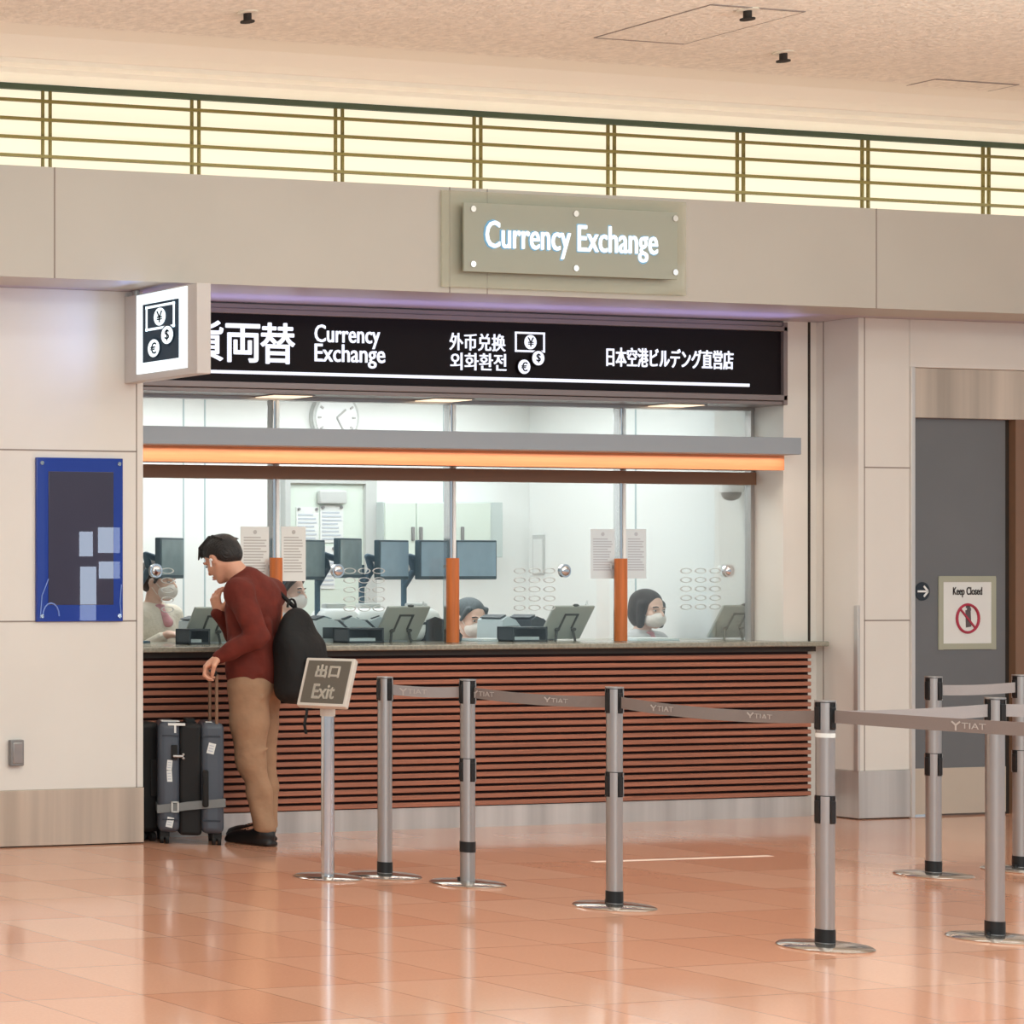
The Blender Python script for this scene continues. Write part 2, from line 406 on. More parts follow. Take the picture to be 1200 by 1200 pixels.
def nets(F, lo, h):
    n = np.array(F.shape); I = F < 0
    cn = n - 1
    acc = np.zeros((*cn, 3)); cnt = np.zeros(cn)
    for axis in range(3):
        o1, o2 = [i for i in range(3) if i != axis]
        for d1 in (0, 1):
            for d2 in (0, 1):
                st = [0, 0, 0]; st[o1] = d1; st[o2] = d2
                s0 = tuple(slice(st[i], st[i] + cn[i]) for i in range(3))
                st[axis] = 1; s1 = tuple(slice(st[i], st[i] + cn[i]) for i in range(3))
                f0, f1 = F[s0], F[s1]; x = (I[s0] != I[s1])
                t = np.where(x, f0 / np.where(x, f0 - f1, 1), 0)
                acc[..., axis] += t * x; acc[..., o1] += d1 * x; acc[..., o2] += d2 * x; cnt += x
    act = cnt > 0
    idx = -np.ones(cn, int); idx[act] = np.arange(act.sum())
    cell = np.argwhere(act); V = lo + h * (cell + acc[act] / cnt[act][:, None])
    Q = []
    for axis in range(3):
        o1, o2 = [(1, 2), (2, 0), (0, 1)][axis]
        s0 = [slice(1, cn[i]) for i in range(3)]; s0[axis] = slice(0, cn[axis]); s1 = list(s0); s1[axis] = slice(1, cn[axis] + 1)
        a, b = I[tuple(s0)], I[tuple(s1)]
        e = np.argwhere(a != b)
        if not len(e): continue
        base = e.copy()
        for i in range(3):
            if i != axis: base[:, i] += 1
        ins = a[tuple(e.T)]
        def g(d1, d2):
            c = base.copy(); c[:, o1] -= d1; c[:, o2] -= d2; return idx[tuple(c.T)]
        q = np.stack([g(1, 1), g(0, 1), g(0, 0), g(1, 0)], 1)
        q[~ins] = q[~ins][:, ::-1]; Q.append(q)
    Q = np.concatenate(Q); Q = Q[(Q >= 0).all(1)]
    # two light smoothing passes
    E = np.concatenate([Q[:, [0, 1]], Q[:, [1, 2]], Q[:, [2, 3]], Q[:, [3, 0]]]); E = np.concatenate([E, E[:, ::-1]])
    for _ in range(2):
        s = np.zeros_like(V); c = np.zeros(len(V)); np.add.at(s, E[:, 0], V[E[:, 1]]); np.add.at(c, E[:, 0], 1)
        V = V * .5 + .5 * s / np.maximum(c, 1)[:, None]
    me = bpy.data.meshes.new('sdf')
    me.vertices.add(len(V)); me.vertices.foreach_set('co', V.ravel())
    me.loops.add(len(Q) * 4); me.loops.foreach_set('vertex_index', Q.ravel())
    me.polygons.add(len(Q)); me.polygons.foreach_set('loop_start', np.arange(len(Q)) * 4)
    me.update(calc_edges=True); me.validate()
    return me
def sobj(name, sdf, h, m, parent): return link_mesh(name, sdf.mesh(h), m, parent, flat=True)

# ================================================================== THE SETTING
YW, YH, YI, YG, YB = 10.5, 10.12, 10.77, 10.98, 12.93     # wall face, header face, bay face, glazing, office back wall
ZS, ZHT, ZC = 3.0, 3.575, 4.03                             # soffit, header top, clerestory top
XL, XJ, XP = XY(168, YW), XY(918, YI), XY(1006, YW)         # left wall end, jamb edge, pilaster corner
struct('floor', MB().box(-4, 24, -4, 14, -.05, 0), 'floor')
mb = MB().box(-4, 24, 0, YH - .55, ZC + .12, ZC + .2)
struct('ceiling', mb, 'ceil')
# stepped cornice between clerestory and ceiling
prof = [(YH + .3, ZC), (YH - .10, ZC), (YH - .10, ZC + .025), (YH - .2, ZC + .025), (YH - .2, ZC + .05), (YH - .3, ZC + .065), (YH - .42, ZC + .105), (YH - .56, ZC + .12), (YH - .56, ZC + .2), (YH + .3, ZC + .2)]
mb = MB().prism(prof, -4, 24, Matrix(((0, 1, 0, 0), (1, 0, 0, 0), (0, 0, 1, 0), (0, 0, 0, 1))))
struct('trim_1', mb, 'trim')

# header beam over the bay
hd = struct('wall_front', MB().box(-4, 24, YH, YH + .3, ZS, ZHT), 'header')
mb = MB()
for u in (64, 527, 1027):
    x = XY(u, YH); mb.box(x - .004, x + .004, YH - .0015, YH + .01, ZS, ZHT)
x = XY(571, YH); mb.box(x - .003, x + .003, YH - .0015, YH + .01, ZS, ZHT)
mb.obj('panel_joint', 'seam', hd)
mb = MB().box(-4, 24, YH + .3, 13.2, ZS, ZS + .05)
sf = struct('trim_2', mb, 'soff')
# clerestory
cl = sempty('window_1', (XY(600, YH), YH + .1, ZHT))
ox, oy, oz = cl.location
def rel(mb, o): bmesh.ops.translate(mb.bm, verts=mb.bm.verts, vec=-Vector(o.location)); return mb
rel(MB().box(-4, 24, YH + .14, YH + .16, ZHT - .05, ZC), cl).obj('pane', 'glow', cl)
for k in range(1, 5):
    z = ZC - (ZC - ZHT) * (k * .212) + .008
    rel(MB().box(-4, 24, YH + .105, YH + .122, z - .008, z + .008), cl).obj('louvre', 'gold', cl)
rel(MB().box(-4, 24, YH + .115, YH + .139, ZC - .03, ZC), cl).obj('top_rail', 'louv_g', cl)
for k in range(-6, 14):
    x = 6.936 + .9025 * k
    mb = MB()
    for dx in (-.022, .022): mb.box(x + dx - .006, x + dx + .006, YH + .125, YH + .139, ZHT, ZC - .01)
    rel(mb, cl).obj('mullion', 'gold', cl)

# left wall
wl = struct('wall_left', MB().box(-4, XL, YW, YI + .12, .305, ZS, bev=.004), 'wall')
mb = MB()
for z in (2.131, 1.211): mb.box(-4, XL - .04, YW - .0015, YW + .01, z - .004, z + .004)
x = XY(160, YW); mb.box(x - .003, x + .003, YW - .0015, YW + .01, .305, ZS)
mb.obj('panel_joint', 'seam', wl)
struct('baseboard_left', MB().box(-4, XL, YW - .006, YI + .1, .006, .305, bev=.003), 'steelw')
struct('trim_3', MB().box(-4, XL, YW + .003, YI + .1, 0, .006), 'dark')
# right wall: pilaster, panel above the door, return into the bay
XD0, XD1 = XY(1066, YW), XY(1196, YW)
wr = sempty('wall_right', (XP, YW, 0))
rel(MB().box(XP, XD0, YW, YI + .4, .29, ZS, bev=.004), wr).obj('pilaster_panel', 'wall', wr)
rel(MB().box(XD0 + .002, 24, YW, YI + .4, 2.712, ZS, bev=.003), wr).obj('overdoor_panel', 'wall', wr)
rel(MB().box(XD1 + .1, 24, YW, YI + .4, 0, 2.712), wr).obj('side_panel', 'wall', wr)
mb = MB()
for z in (2.105, 1.189): mb.box(XP + .04, XD0, YW - .0015, YW + .01, z - .004, z + .004)
x = XP + .045; mb.box(x - .003, x + .003, YW - .0015, YW + .01, .29, ZS)
rel(mb, wr).obj('panel_joint', 'seam', wr)
rel(MB().box(XP - .012, XP + .006, YW - .006, YW + .02, .29, 1.28, bev=.003), wr).obj('corner_guard', 'steel', wr)
struct('baseboard_right', MB().box(XP - .004, XD0, YW - .006, YI, .006, .29, bev=.003), 'steel')
struct('trim_4', MB().box(XP, XD0, YW + .003, YI, 0, .006), 'dark')
# jamb of the bay
jm = struct('wall_bay', MB().box(XJ, XP, YI, YG + .03, 0, ZS), 'wall')
x = XY(948, YI); MB().box(x - .009, x + .009, YI - .002, YI + .01, 1.06, ZS).obj('panel_joint', 'dark', jm)
MB().box(XP - .003, XP + .01, YI - .05, YI - .046, .29, ZS).obj('panel_joint', 'seam', jm)
# door
dr = sempty('door_1', ((XD0 + XD1) / 2, YW, 0))
rel(MB().box(XD0, XD0 + .03, YW - .012, YW + .14, 0, 2.712, bev=.003), dr).obj('door_frame', 'steel', dr)
rel(MB().box(XD0 + .03, 24, YW + .015, YW + .1, 2.412, 2.71), dr).obj('lintel', 'steelw', dr)
rel(MB().box(XD0 + .03, XD1 - .055, YW + .05, YW + .1, .29, 2.412), dr).obj('door_leaf', 'door', dr)
rel(MB().box(XD0 + .03, XD1 - .055, YW + .046, YW + .1, .012, .29), dr).obj('kick_plate', 'doorlow', dr)
rel(MB().box(XD1 - .055, XD1 - .012, YW + .06, YW + .1, 0, 2.412), dr).obj('shadow_gap', 'dark', dr)
rel(MB().box(XD1 - .012, XD1 + .1, YW + .02, YW + .12, 0, 2.412), dr).obj('door_frame', 'brown', dr)

# office behind the glass
XR = 12.6
struct('wall_back', MB().box(5.5, XR + .1, YB, YB + .1, 0, 2.9), 'intwall')
wo = struct('wall_office', MB().box(XR, XR + .01, YG + .03, YB, 0, 2.9), 'intwall')
mb = MB()
for y in (onX(885, 600, XR)[0], onX(745, 600, XR)[0]): mb.box(XR - .002, XR, y - .006, y + .006, 0, 2.9)
mb.obj('panel_joint', 'intjoint', wo)
struct('wall_office_end', MB().box(5.4, 5.5, YG, YB, 0, 2.9), 'intwall')
mb = MB()
for u in (215, 240, 325, 520): x = XY(u, YB); mb.box(x - .006, x + .006, YB - .002, YB, 0, 2.9)
mb.obj('panel_joint', 'intjoint', bpy.data.objects['wall_back'])
struct('ceiling_office', MB().box(5.5, XR + .1, YG + .1, YB, 2.75, 2.8), 'intwall')

# glazing of the counter
MUL = [XY(321, YG), XY(528, YG), XY(727, YG)]
gz = sempty('window_2', (XL, YG, 1.06))
xs = [XL - .5] + MUL + [XJ + .06]
for a, b in zip(xs, xs[1:]):
    rel(MB().box(a + .02, b - .02, YG - .004, YG + .004, 1.062, 2.485), gz).obj('pane', 'glass', gz)
rel(MB().box(XL - .5, XJ + .06, YG - .03, YG + .03, 2.015, 2.09), gz).obj('rail', 'brown', gz)
rel(MB().box(XL - .5, XJ + .06, YG - .02, YG + .02, 2.47, 2.49), gz).obj('rail', 'alu', gz)
rel(MB().box(XJ - .03, XJ - .004, YG - .02, YG + .02, 1.06, 2.47), gz).obj('mullion', 'alu', gz)
struct('trim_5', MB().box(XL - .5, XJ + .1, YI + .02, YG + .25, 2.49, ZS), 'fframe')
for x in MUL:
    t = thing('glazing_post', {0: 'slim chrome post with orange sleeve just behind the person in rust sweater', 1: 'slim chrome post with orange sleeve in the middle of the counter glass', 2: 'slim chrome post with orange sleeve left of the bob-haired clerk'}[MUL.index(x)], 'post', (x, YG, 1.06), group='orange-sleeved glazing posts')
    MB().box(-.022, -.004, -.02, .03, 0, 1.41, bev=.003).obj('upright', 'chrome', t)
    MB().box(.002, .022, -.02, .03, 0, 1.41, bev=.003).obj('glass_fin', 'white', t)
    sx = {0: XY(323.5, YG - .06), 1: XY(530.5, YG - .06), 2: XY(727.5, YG - .06)}[MUL.index(x)] - x
    MB().cyl((sx, -.06, .003), (sx, -.06, .5), .034, n=24).obj('sleeve', 'orange', t)
    MB().box(sx - .01, sx + .01, -.04, 0, .44, .46).obj('clip', 'alu', t)

# recessed downlights under the sign band
for i, u in enumerate((335, 522, 795)):
    x = XY(u, YI + .1)
    t = thing('recessed_downlight', ('warm downlight under the sign band above the first orange post', 'warm downlight under the sign band near the middle post', 'warm downlight under the sign band above the bob-haired clerk')[i], 'light', (x, YI + .12, 2.488), group='downlights under the sign band')
    MB().box(-.13, .13, -.08, .08, -.006, .002, bev=.002).obj('lens', 'lamp', t)
    MB().box(-.14, .14, -.09, .09, -.003, .003).obj('rim', 'fframe', t)

# glazed wall far behind the viewer, mirrored in the glossy board
YV = -8.0
def mirror(u, v):
    d = ray(u, v); k = YW / d[1]; X, Z = d[0] * k, CH + d[2] * k; q = (YW - YV) / d[1]
    return X + d[0] * q, Z + d[2] * q
wv = sempty('window_3', (18, YV, 0))
for u0, u1, v0, v1 in ((92, 107, 623, 652), (114, 139, 618, 648), (93, 111, 664, 727), (115, 139, 658, 678)):
    xa, za = mirror(u0, v0); xb, zb = mirror(u1, v1)
    rel(MB().box(xa, xb, YV - .02, YV, zb, za), wv).obj('pane', 'daylight', wv)
xa, _ = mirror(60, 600); xb, _ = mirror(145, 600)
rel(MB().box(xa, xb, YV - .2, YV - .06, 0, 4.2), wv).obj('frame', 'dark', wv)

# ================================================================== SIGNS
# black illuminated fascia
fx0, fx1 = XL - .4, XJ
t = thing('fascia_sign', 'long black illuminated currency exchange sign band above the counter', 'sign', ((fx0 + fx1) / 2, YI, 2.49))
L = Vector(t.location)
rel(MB().box(fx0, fx1 - .03, YI - .01, YI + .02, 2.553, 2.935), t).obj('sign_face', 'fascia', t)
mb = MB()
mb.box(fx0, fx1, YI - .03, YI + .02, 2.935, 2.965, bev=.004); mb.box(fx0, fx1, YI - .02, YI + .02, 2.967, 2.99)
mb.box(fx0, fx1, YI - .03, YI + .02, 2.515, 2.55, bev=.004); mb.box(fx0, fx1, YI - .02, YI + .02, 2.49, 2.512, bev=.003)
mb.box(fx1 - .03, fx1, YI - .03, YI + .02, 2.49, 2.99, bev=.003)
rel(mb, t).obj('frame', 'fframe', t)
def fpt(u, v): x, z = onY(u, v, YI - .014); return Vector((x, YI - .014, z)) - L
def ftext(body, u0, v0, u1, v1, bold, **k):
    a = fpt(u0, (v0)); b = fpt(u1, v1); um = (u0 + u1) / 2
    z0, z1 = fpt(um, v0).z, fpt(um, v1).z
    text('lettering', body, ((a.x + b.x) / 2, a.y, (z0 + z1) / 2), 'lit', t, w=b.x - a.x, h=z0 - z1, th=.006, bold=bold, **k)
# kanji of the headline: starts behind the projecting sign
k1 = fpt(288, 400); xw = fpt(304, 378).x - fpt(263, 378).x
ftext('両', 265, 380, 304, 424, .016); ftext('替', 306, 379, 345, 426, .014); ftext('貨', 222, 375, 261, 422, .014); ftext('外', 181, 374, 219, 420, .014)
ftext('Currency', 369, 381.5, 445, 408, .008); ftext('Exchange', 369, 404, 451, 431, .008)
ftext('外币兑换', 527, 391, 592, 411, .007); ftext('외화환전', 528, 414, 593, 434, .007)
ftext('日本空港ビルデング直営店', 711, 409, 859, 431, .010)
a, b = fpt(180, 432.5), fpt(878, 455)
MB().box(a.x, b.x, a.y - .003, a.y + .004, .106, .124).obj('light_strip', 'lit', t)
def pictogram(parent, c, s, mtx=None, mw='lit', md='fascia', th=.003, n=''):
    """bank note with yen coin, dollar coin, euro coin; s = width; drawn in XZ around c, facing -Y"""
    T = mtx if mtx is not None else Matrix.Translation(Vector(c))
    def put(mb, name, m):
        bmesh.ops.transform(mb.bm, matrix=T, verts=mb.bm.verts); return mb.obj(name, m, parent, smooth=False)
    f = s / 2
    mb = MB(); w, h, e = f, .56 * f, .11 * f
    cz = .52 * f
    mb.box(-w, w, -th, 0, cz + h - e, cz + h); mb.box(-w, w, -th, 0, cz - h, cz - h + e)
    mb.box(-w, -w + e, -th, 0, cz - h, cz + h); mb.box(w - e, w, -th, 0, cz - h, cz + h)
    put(mb, 'banknote_outline', mw)
    coins = [(0, cz, .40 * f, '¥'), (.52 * f, -.36 * f, .40 * f, '$'), (-.42 * f, -.86 * f, .40 * f, '€')]
    for i, (x, z, r, ch) in enumerate(coins):
        if i: put(MB().discY((x, -th * 1.1, z), r * 1.16, th), 'coin_gap', md)
        put(MB().discY((x, -th * 1.7, z), r, th), 'coin', mw)
        text('currency_mark', ch, None, md, parent, h=r * 1.25, th=.002, bold=.01, mtx=T @ Matrix.Translation((x, -th * 2.6, z)))
p = fpt(620.5, 412); s = fpt(638, 400).x - fpt(603, 400).x
pictogram(t, p + Vector((.0, -.002, 0)), s)

# glass header sign
x0, z1 = onY(543, 237, YH - .06); x1, _ = onY(793, 252, YH - .06); z0 = onY(543, 318, YH - .06)[1]
t = thing('header_sign', 'frosted glass Currency Exchange sign bolted on the beam above the bay', 'sign', ((x0 + x1) / 2, YH, (z0 + z1) / 2))
hw, hh = (x1 - x0) / 2, (z1 - z0) / 2
MB().box(-hw, hw, -.065, -.053, -hh, hh, bev=.002).obj('glass_plate', 'frost', t)
MB().box(-hw - .1, hw + .11, -.02, -.008, -hh - .08, hh + .07, bev=.002).obj('backing_plate', 'clear', t)
for px in (-hw + .055, 0.02, hw - .02):
    for pz in (-hh + .04, hh - .035):
        MB().cyl((px, -.073, pz), (px, 0, pz), .017, n=16).obj('bolt', 'chrome', t)
cx, cz = onY(671.5, 283.5, YH - .075); tw = onY(772, 290, YH - .075)[0] - onY(571, 280, YH - .075)[0]
text('lettering', 'Currency Exchange', (cx - t.location.x, -.073, cz - t.location.z), 'litw', t, w=tw, h=.192, th=.008, bold=.007, spacing=1.0)
text('letter_halo', 'Currency Exchange', (cx - t.location.x, -.0665, cz - t.location.z), 'halo', t, w=tw + .012, h=.202, th=.002, bold=.02, spacing=1.0)

# projecting blade sign
bx = XY(145, YW)
t = thing('blade_sign', 'lit square sign with banknote and coin symbols projecting from left wall', 'sign', (bx, YW, 2.53))
MB().box(0, .085, -.60, -.105, -.03, .44, bev=.006).obj('case', 'sigframe', t)
MB().box(.004, .08, -.115, 0, -.03, .44, bev=.004).obj('wall_bracket', 'sigframe', t)
MB().box(-.006, .004, -.525, -.115, .008, .432, bev=.002).obj('lit_face', 'signwhite', t)
ROT = Matrix.Rotation(-PI / 2, 4, 'Z')          # faces -X: local x runs towards -Y
T0 = Matrix.Translation((-.008, -.32, .22)) @ ROT
mb = MB().box(-.145, .145, -.002, .002, -.155, .155); bmesh.ops.transform(mb.bm, matrix=T0, verts=mb.bm.verts); mb.obj('symbol_ground', 'signdark', t)
pictogram(t, None, .235, mtx=Matrix.Translation((-.0105, -.32, .235)) @ ROT, mw='pict', md='signdark', th=.002)
MB().cyl((.04, -.05, .44), (.04, -.05, .468), .02).obj('ceiling_stub', 'alu', t)

# blue sign board
x0, z1 = onY(41, 536, YW); x1, z0 = onY(142, 728, YW)
t = thing('notice_board', 'blue bordered dark blank notice board fixed to the left wall', 'board', ((x0 + x1) / 2, YW, z0))
w, h = (x1 - x0) / 2, z1 - z0
MB().box(-w, w, -.016, 0, 0, h, bev=.003).obj('backing', 'blue', t)
MB().box(-w + .07, w - .06, -.019, -.01, .09, h - .075, bev=.002).obj('display', 'bluedark', t)
for px, pz in ((-w + .03, .03), (w - .025, .03), (-w + .03, h - .03), (w - .025, h - .03)):
    MB().cyl((px, -.022, pz), (px, -.01, pz), .011, n=14).obj('screw', 'chrome', t)
mb = MB()
mb.tube([(-w + .03 + .055 + .05 * math.cos(a), -.018, .03 + .07 * math.sin(a)) for a in np.linspace(0, PI, 9)], .004)
mb.obj('film_fold', 'film', t); mb = MB()
mb.tube([(w - .012, -.018, .02), (w - .02, -.018, .1), (w - .012, -.018, .2)], .003); mb.obj('film_fold', 'film', t); mb = MB()
mb.tube([(-w + .02, -.018, .02), (-w + .03, -.018, .14), (-w + .07, -.018, .23)], .003)
mb.obj('film_fold', 'film', t)
# wall plate low on the left wall
x, z = onY(17, 882, YW)
t = thing('wall_switch', 'small grey switch box low on the left wall panel', 'switch', (x, YW, z))
MB().box(-.04, .04, -.03, 0, -.07, .07, bev=.006).obj('box', 'greyplate', t)
MB().box(-.028, .028, -.034, -.028, -.055, .055, bev=.003).obj('cover', 'alu', t)

# ================================================================== CANOPY AND COUNTER
t = thing('counter_canopy', 'long grey canopy with glowing orange timber band above the counter', 'canopy', ((XL + 12.29) / 2, YI, 2.09))
rel(MB().box(XL - .4, 12.29, 10.6, YG - .05, 2.182, 2.282, bev=.003), t).obj('hood', 'hood', t)
rel(MB().box(XL - .4, 12.30, 10.72, 10.76, 2.093, 2.182), t).obj('timber_band', 'wood', t)
rel(MB().box(XL - .4, 12.28, 10.76, YG - .03, 2.10, 2.13), t).obj('underside', 'brown', t)

XC1 = XP - .02; YC = YI - .07
t = thing('service_counter', 'long service counter faced with reddish horizontal timber slats', 'counter', ((XL + XC1) / 2, YI, 0))
rel(MB().box(XL, XY(953, YC), YC + .035, YI - .002, .12, 1.0).box(XL, XJ - .01, YI - .002, YG + .05, .12, 1.0), t).obj('carcass', 'slatdark', t)
mb = MB(); n = 21; pitch = (.995 - .125) / n
for i in range(n):
    z = .125 + i * pitch
    mb.box(XL, XY(951, YC), YC, YC + .04, z + .003, z + .003 + pitch * .62, bev=.003, seg=1)
rel(mb, t).obj('slat_panel', 'slat', t)
rel(MB().box(XL, XY(953, YC), YC + .012, YI - .002, 0, .122), t).obj('kick_plate', 'steel', t)
rel(MB().box(XL, XC1 - .05, YC + .012, YI - .002, .998, 1.03).box(XL, XJ - .01, YI - .002, YG + .05, .998, 1.03), t).obj('recess', 'counterbody', t)
t = thing('countertop', 'thin pale stone countertop with rounded end running under the glass', 'countertop', ((XL + XC1) / 2, YI, 1.03))
rel(MB().box(XL, XC1, YC - .035, YI - .001, 1.03, 1.06, bev=.008, seg=3).box(XL, XJ - .002, YI - .02, YG + .54, 1.031, 1.06), t).obj('slab', 'stone', t)
# support of the inner desk edge
struct('trim_6', MB().box(XL - .3, XJ - .01, YG + .26, YG + .29, 0, 1.03), 'intwall')

# ================================================================== WALL LIGHTS, CEILING ITEMS
def ceil_pt(u, v): return onZ(u, v, ZC + .12)
for i, (u, v) in enumerate(((290, 14), (918, 61), (876, 11))):
    x, y = ceil_pt(u, v)
    t = thing('fire_sprinkler', ('small sprinkler head in the ceiling above the blade sign', 'small sprinkler head in the ceiling, lower of the two at right', 'small sprinkler head beside the far edge of the ceiling access panel')[i], 'sprinkler', (x, y, ZC + .12), group='ceiling sprinklers')
    MB().cyl((0, 0, -.008), (0, 0, 0), .05, .045, n=20).obj('escutcheon', 'trim', t)
    MB().cyl((0, 0, -.04), (0, 0, -.006), .018, n=14).cyl((0, 0, -.05), (0, 0, -.043), .032, n=14).obj('head', 'dark', t)
for i, (u, v) in enumerate(((210, 78), (952, 128))):
    x, y = ceil_pt(u, v)
    t = thing('ceiling_sensor', ('tiny white ceiling sensor near the left clerestory', 'tiny white ceiling sensor at the right near the clerestory')[i], 'sensor', (x, y, ZC + .12), group='ceiling sensors')
    MB().cyl((0, 0, -.02), (0, 0, 0), .03, .04, n=18).obj('base', 'white', t)
    MB().sphere((0, 0, -.02), .02, (1, 1, .6)).obj('lens', 'trim', t)
for i, q in enumerate((((700, 44), (803, 51), (943, 13), (829, 5)), ((1007, 115), (1101, 121), (1185, 98), (1085, 92)), ((212, 76), (300, 82), (362, 70), (270, 63)))):
    pts = [ceil_pt(*p) for p in q]
    X0 = (pts[0][0] + pts[3][0]) / 2; X1 = (pts[1][0] + pts[2][0]) / 2; Ya = (pts[0][1] + pts[1][1]) / 2; Yb = (pts[2][1] + pts[3][1]) / 2
    t = thing('access_panel', ('flush ceiling access panel with visible joints above the header sign', 'flush ceiling access panel above the door at right', 'flush ceiling access panel near the left clerestory')[i], 'panel', ((X0 + X1) / 2, (Ya + Yb) / 2, ZC + .12), group='ceiling access panels')
    w, d = abs(X1 - X0) / 2, abs(Yb - Ya) / 2
    MB().box(-w, w, -d, d, -.003, .01).obj('panel', 'ceil', t)
    mb = MB()
    for s in (-1, 1): mb.box(-w, w, s * d - .007, s * d + .007, -.004, .01); mb.box(s * w - .004, s * w + .004, -d, d, -.0035, .01)
    mb.obj('joint', 'seam' if i < 2 else 'trim', t)

# ================================================================== DOOR SIGNS
ydo = YW + .049
x, z = onY(1133, 718, ydo)
t = thing('door_notice', 'taped paper Keep Closed notice with red prohibition circle on grey door', 'notice', (x, ydo, z))
MB().box(-.205, .205, -.003, 0, -.205, .2).obj('sheet', 'paper', t)
mb = MB()
for s in (-1, 1): mb.box(s * .205 - .018, s * .205 + .018, -.005, 0, -.225, .215); mb.box(-.22, .22, -.0055, 0, s * .205 - .018, s * .205 + .018)
mb.obj('tape_border', 'tape', t)
text('lettering', 'Keep Closed', (0, -.005, .125), 'inkdark', t, w=.225, h=.062, th=.002, bold=.01)
mb = MB().ring((0, -.006, -.035), .085, .008, 'Y', m=6)
mb.box(-.085, .085, -.008, -.004, -.006, .006, mtx=Matrix.Translation((0, 0, -.035)) @ Matrix.Rotation(PI / 4, 4, 'Y')); mb.obj('prohibition_circle', 'red', t)
mb = MB().prism([(-.012, -.09), (.03, -.085), (.024, .02), (-.016, .015)], -.0045, -.0035).sphere((.012, -.004, .02), .017, (1, .1, 1)).box(-.012, .02, -.0045, -.0035, .028, .045)
mb.obj('figure_symbol', 'inkdark', t)
x, z = onY(1079, 693, ydo)
t = thing('arrow_sticker', 'round dark sticker with white arrow pointing right on door edge', 'sticker', (x + .01, ydo, z))
MB().discY((0, -.002, 0), .056, .003).obj('disc', 'navy', t)
mb = MB().box(-.04, .036, -.006, -.003, -.006, .006)
for s in (-1, 1): mb.box(-.045, 0, -.006, -.003, -.006, .006, mtx=Matrix.Translation((.04, 0, 0)) @ Matrix.Rotation(s * PI / 4, 4, 'Y'))
mb.obj('arrow', 'white', t)

# ================================================================== STANCHIONS
PH = .967
def stanchion(u, v, label, mid=False, collar=(.008, .06), xy=None, band=False, capcol='alu'):
    x, y = xy or onZ(u, v)
    t = thing('barrier_post', label, 'barrier post', (x, y, 0), rz=.35, group='retractable belt barrier posts')
    MB().lathe([(0.004, 0), (.158, 0), (.16, .004), (.152, .010), (.06, .016), (.034, .018), (.004, .018)], 48).obj('base_disc', 'disc', t)
    r = .0315
    MB().cyl((0, 0, .016), (0, 0, PH - .115), r, n=32).obj('pole', 'alu', t)
    def cassette(name, z0, z1):
        MB().cyl((0, 0, z0), (0, 0, z1), r + .001, n=32).obj(name, 'black', t)
        mb = MB()
        for k in range(4):
            a0 = k * PI / 2 + .35
            pts = [((r + .004) * math.cos(a0 + q), (r + .004) * math.sin(a0 + q)) for q in np.linspace(-.42, .42, 7)]
            for (xa, ya), (xb, yb) in zip(pts, pts[1:]):
                mb.bm.faces.new([mb.bm.verts.new(c) for c in ((xa, ya, z0), (xb, yb, z0), (xb, yb, z1 - .003), (xa, ya, z1 - .003))])
        bmesh.ops.remove_doubles(mb.bm, verts=mb.bm.verts, dist=1e-5)
        mb.obj('cassette_plate', 'alu', t)
        mb = MB()
        for k in range(4):
            a0 = k * PI / 2 + .35 + PI / 4
            mb.box(r - .004, r + .007, -.011, .011, z0 + .006, z1 - .02, bev=.002, mtx=Matrix.Rotation(a0, 4, 'Z'))
        mb.obj('belt_slot', 'black', t)
    cassette('belt_head', PH - .115, PH - .006)
    MB().cyl((0, 0, PH - .006), (0, 0, PH), r + .004, n=32).obj('cap', capcol, t)
    if mid: cassette('lower_belt_head', .485, .595)
    MB().cyl((0, 0, collar[0] + .012), (0, 0, collar[1] + .012), r + .0025, n=32).obj('foot_collar', 'black', t)
    if band: MB().cyl((0, 0, PH - .145), (0, 0, PH - .128), r + .0015, n=32).obj('paper_band', 'paper', t)
    return t
P = {}
P[1] = stanchion(451, 1027, 'silver barrier post just right of the exit sign stand')
P[2] = stanchion(548, 1036, 'silver barrier post with black ring above its foot, second along from the exit sign', True, (.14, .19))
P[3] = stanchion(720, 1063, 'silver barrier post standing alone in front of middle of counter', True)
P[4] = stanchion(967, 1110, 'nearest silver barrier post with white paper band, right of the counter end', True, band=True)
P[5] = stanchion(1094, 1026, 'silver barrier post in front of left side of grey door', True)
P[6] = stanchion(1166, 1100, 'silver barrier post without lower belt head, right of the nearest post')
P[7] = stanchion(1196, 1020, 'silver barrier post cut by right edge of the photo', True)
P[8] = stanchion(0, 0, 'silver barrier post holding the near belt end outside the right edge', xy=(8.2, 5.75))
P[9] = stanchion(0, 0, 'silver barrier post holding the pale belt end outside the right edge', xy=(9.95, 6.95))
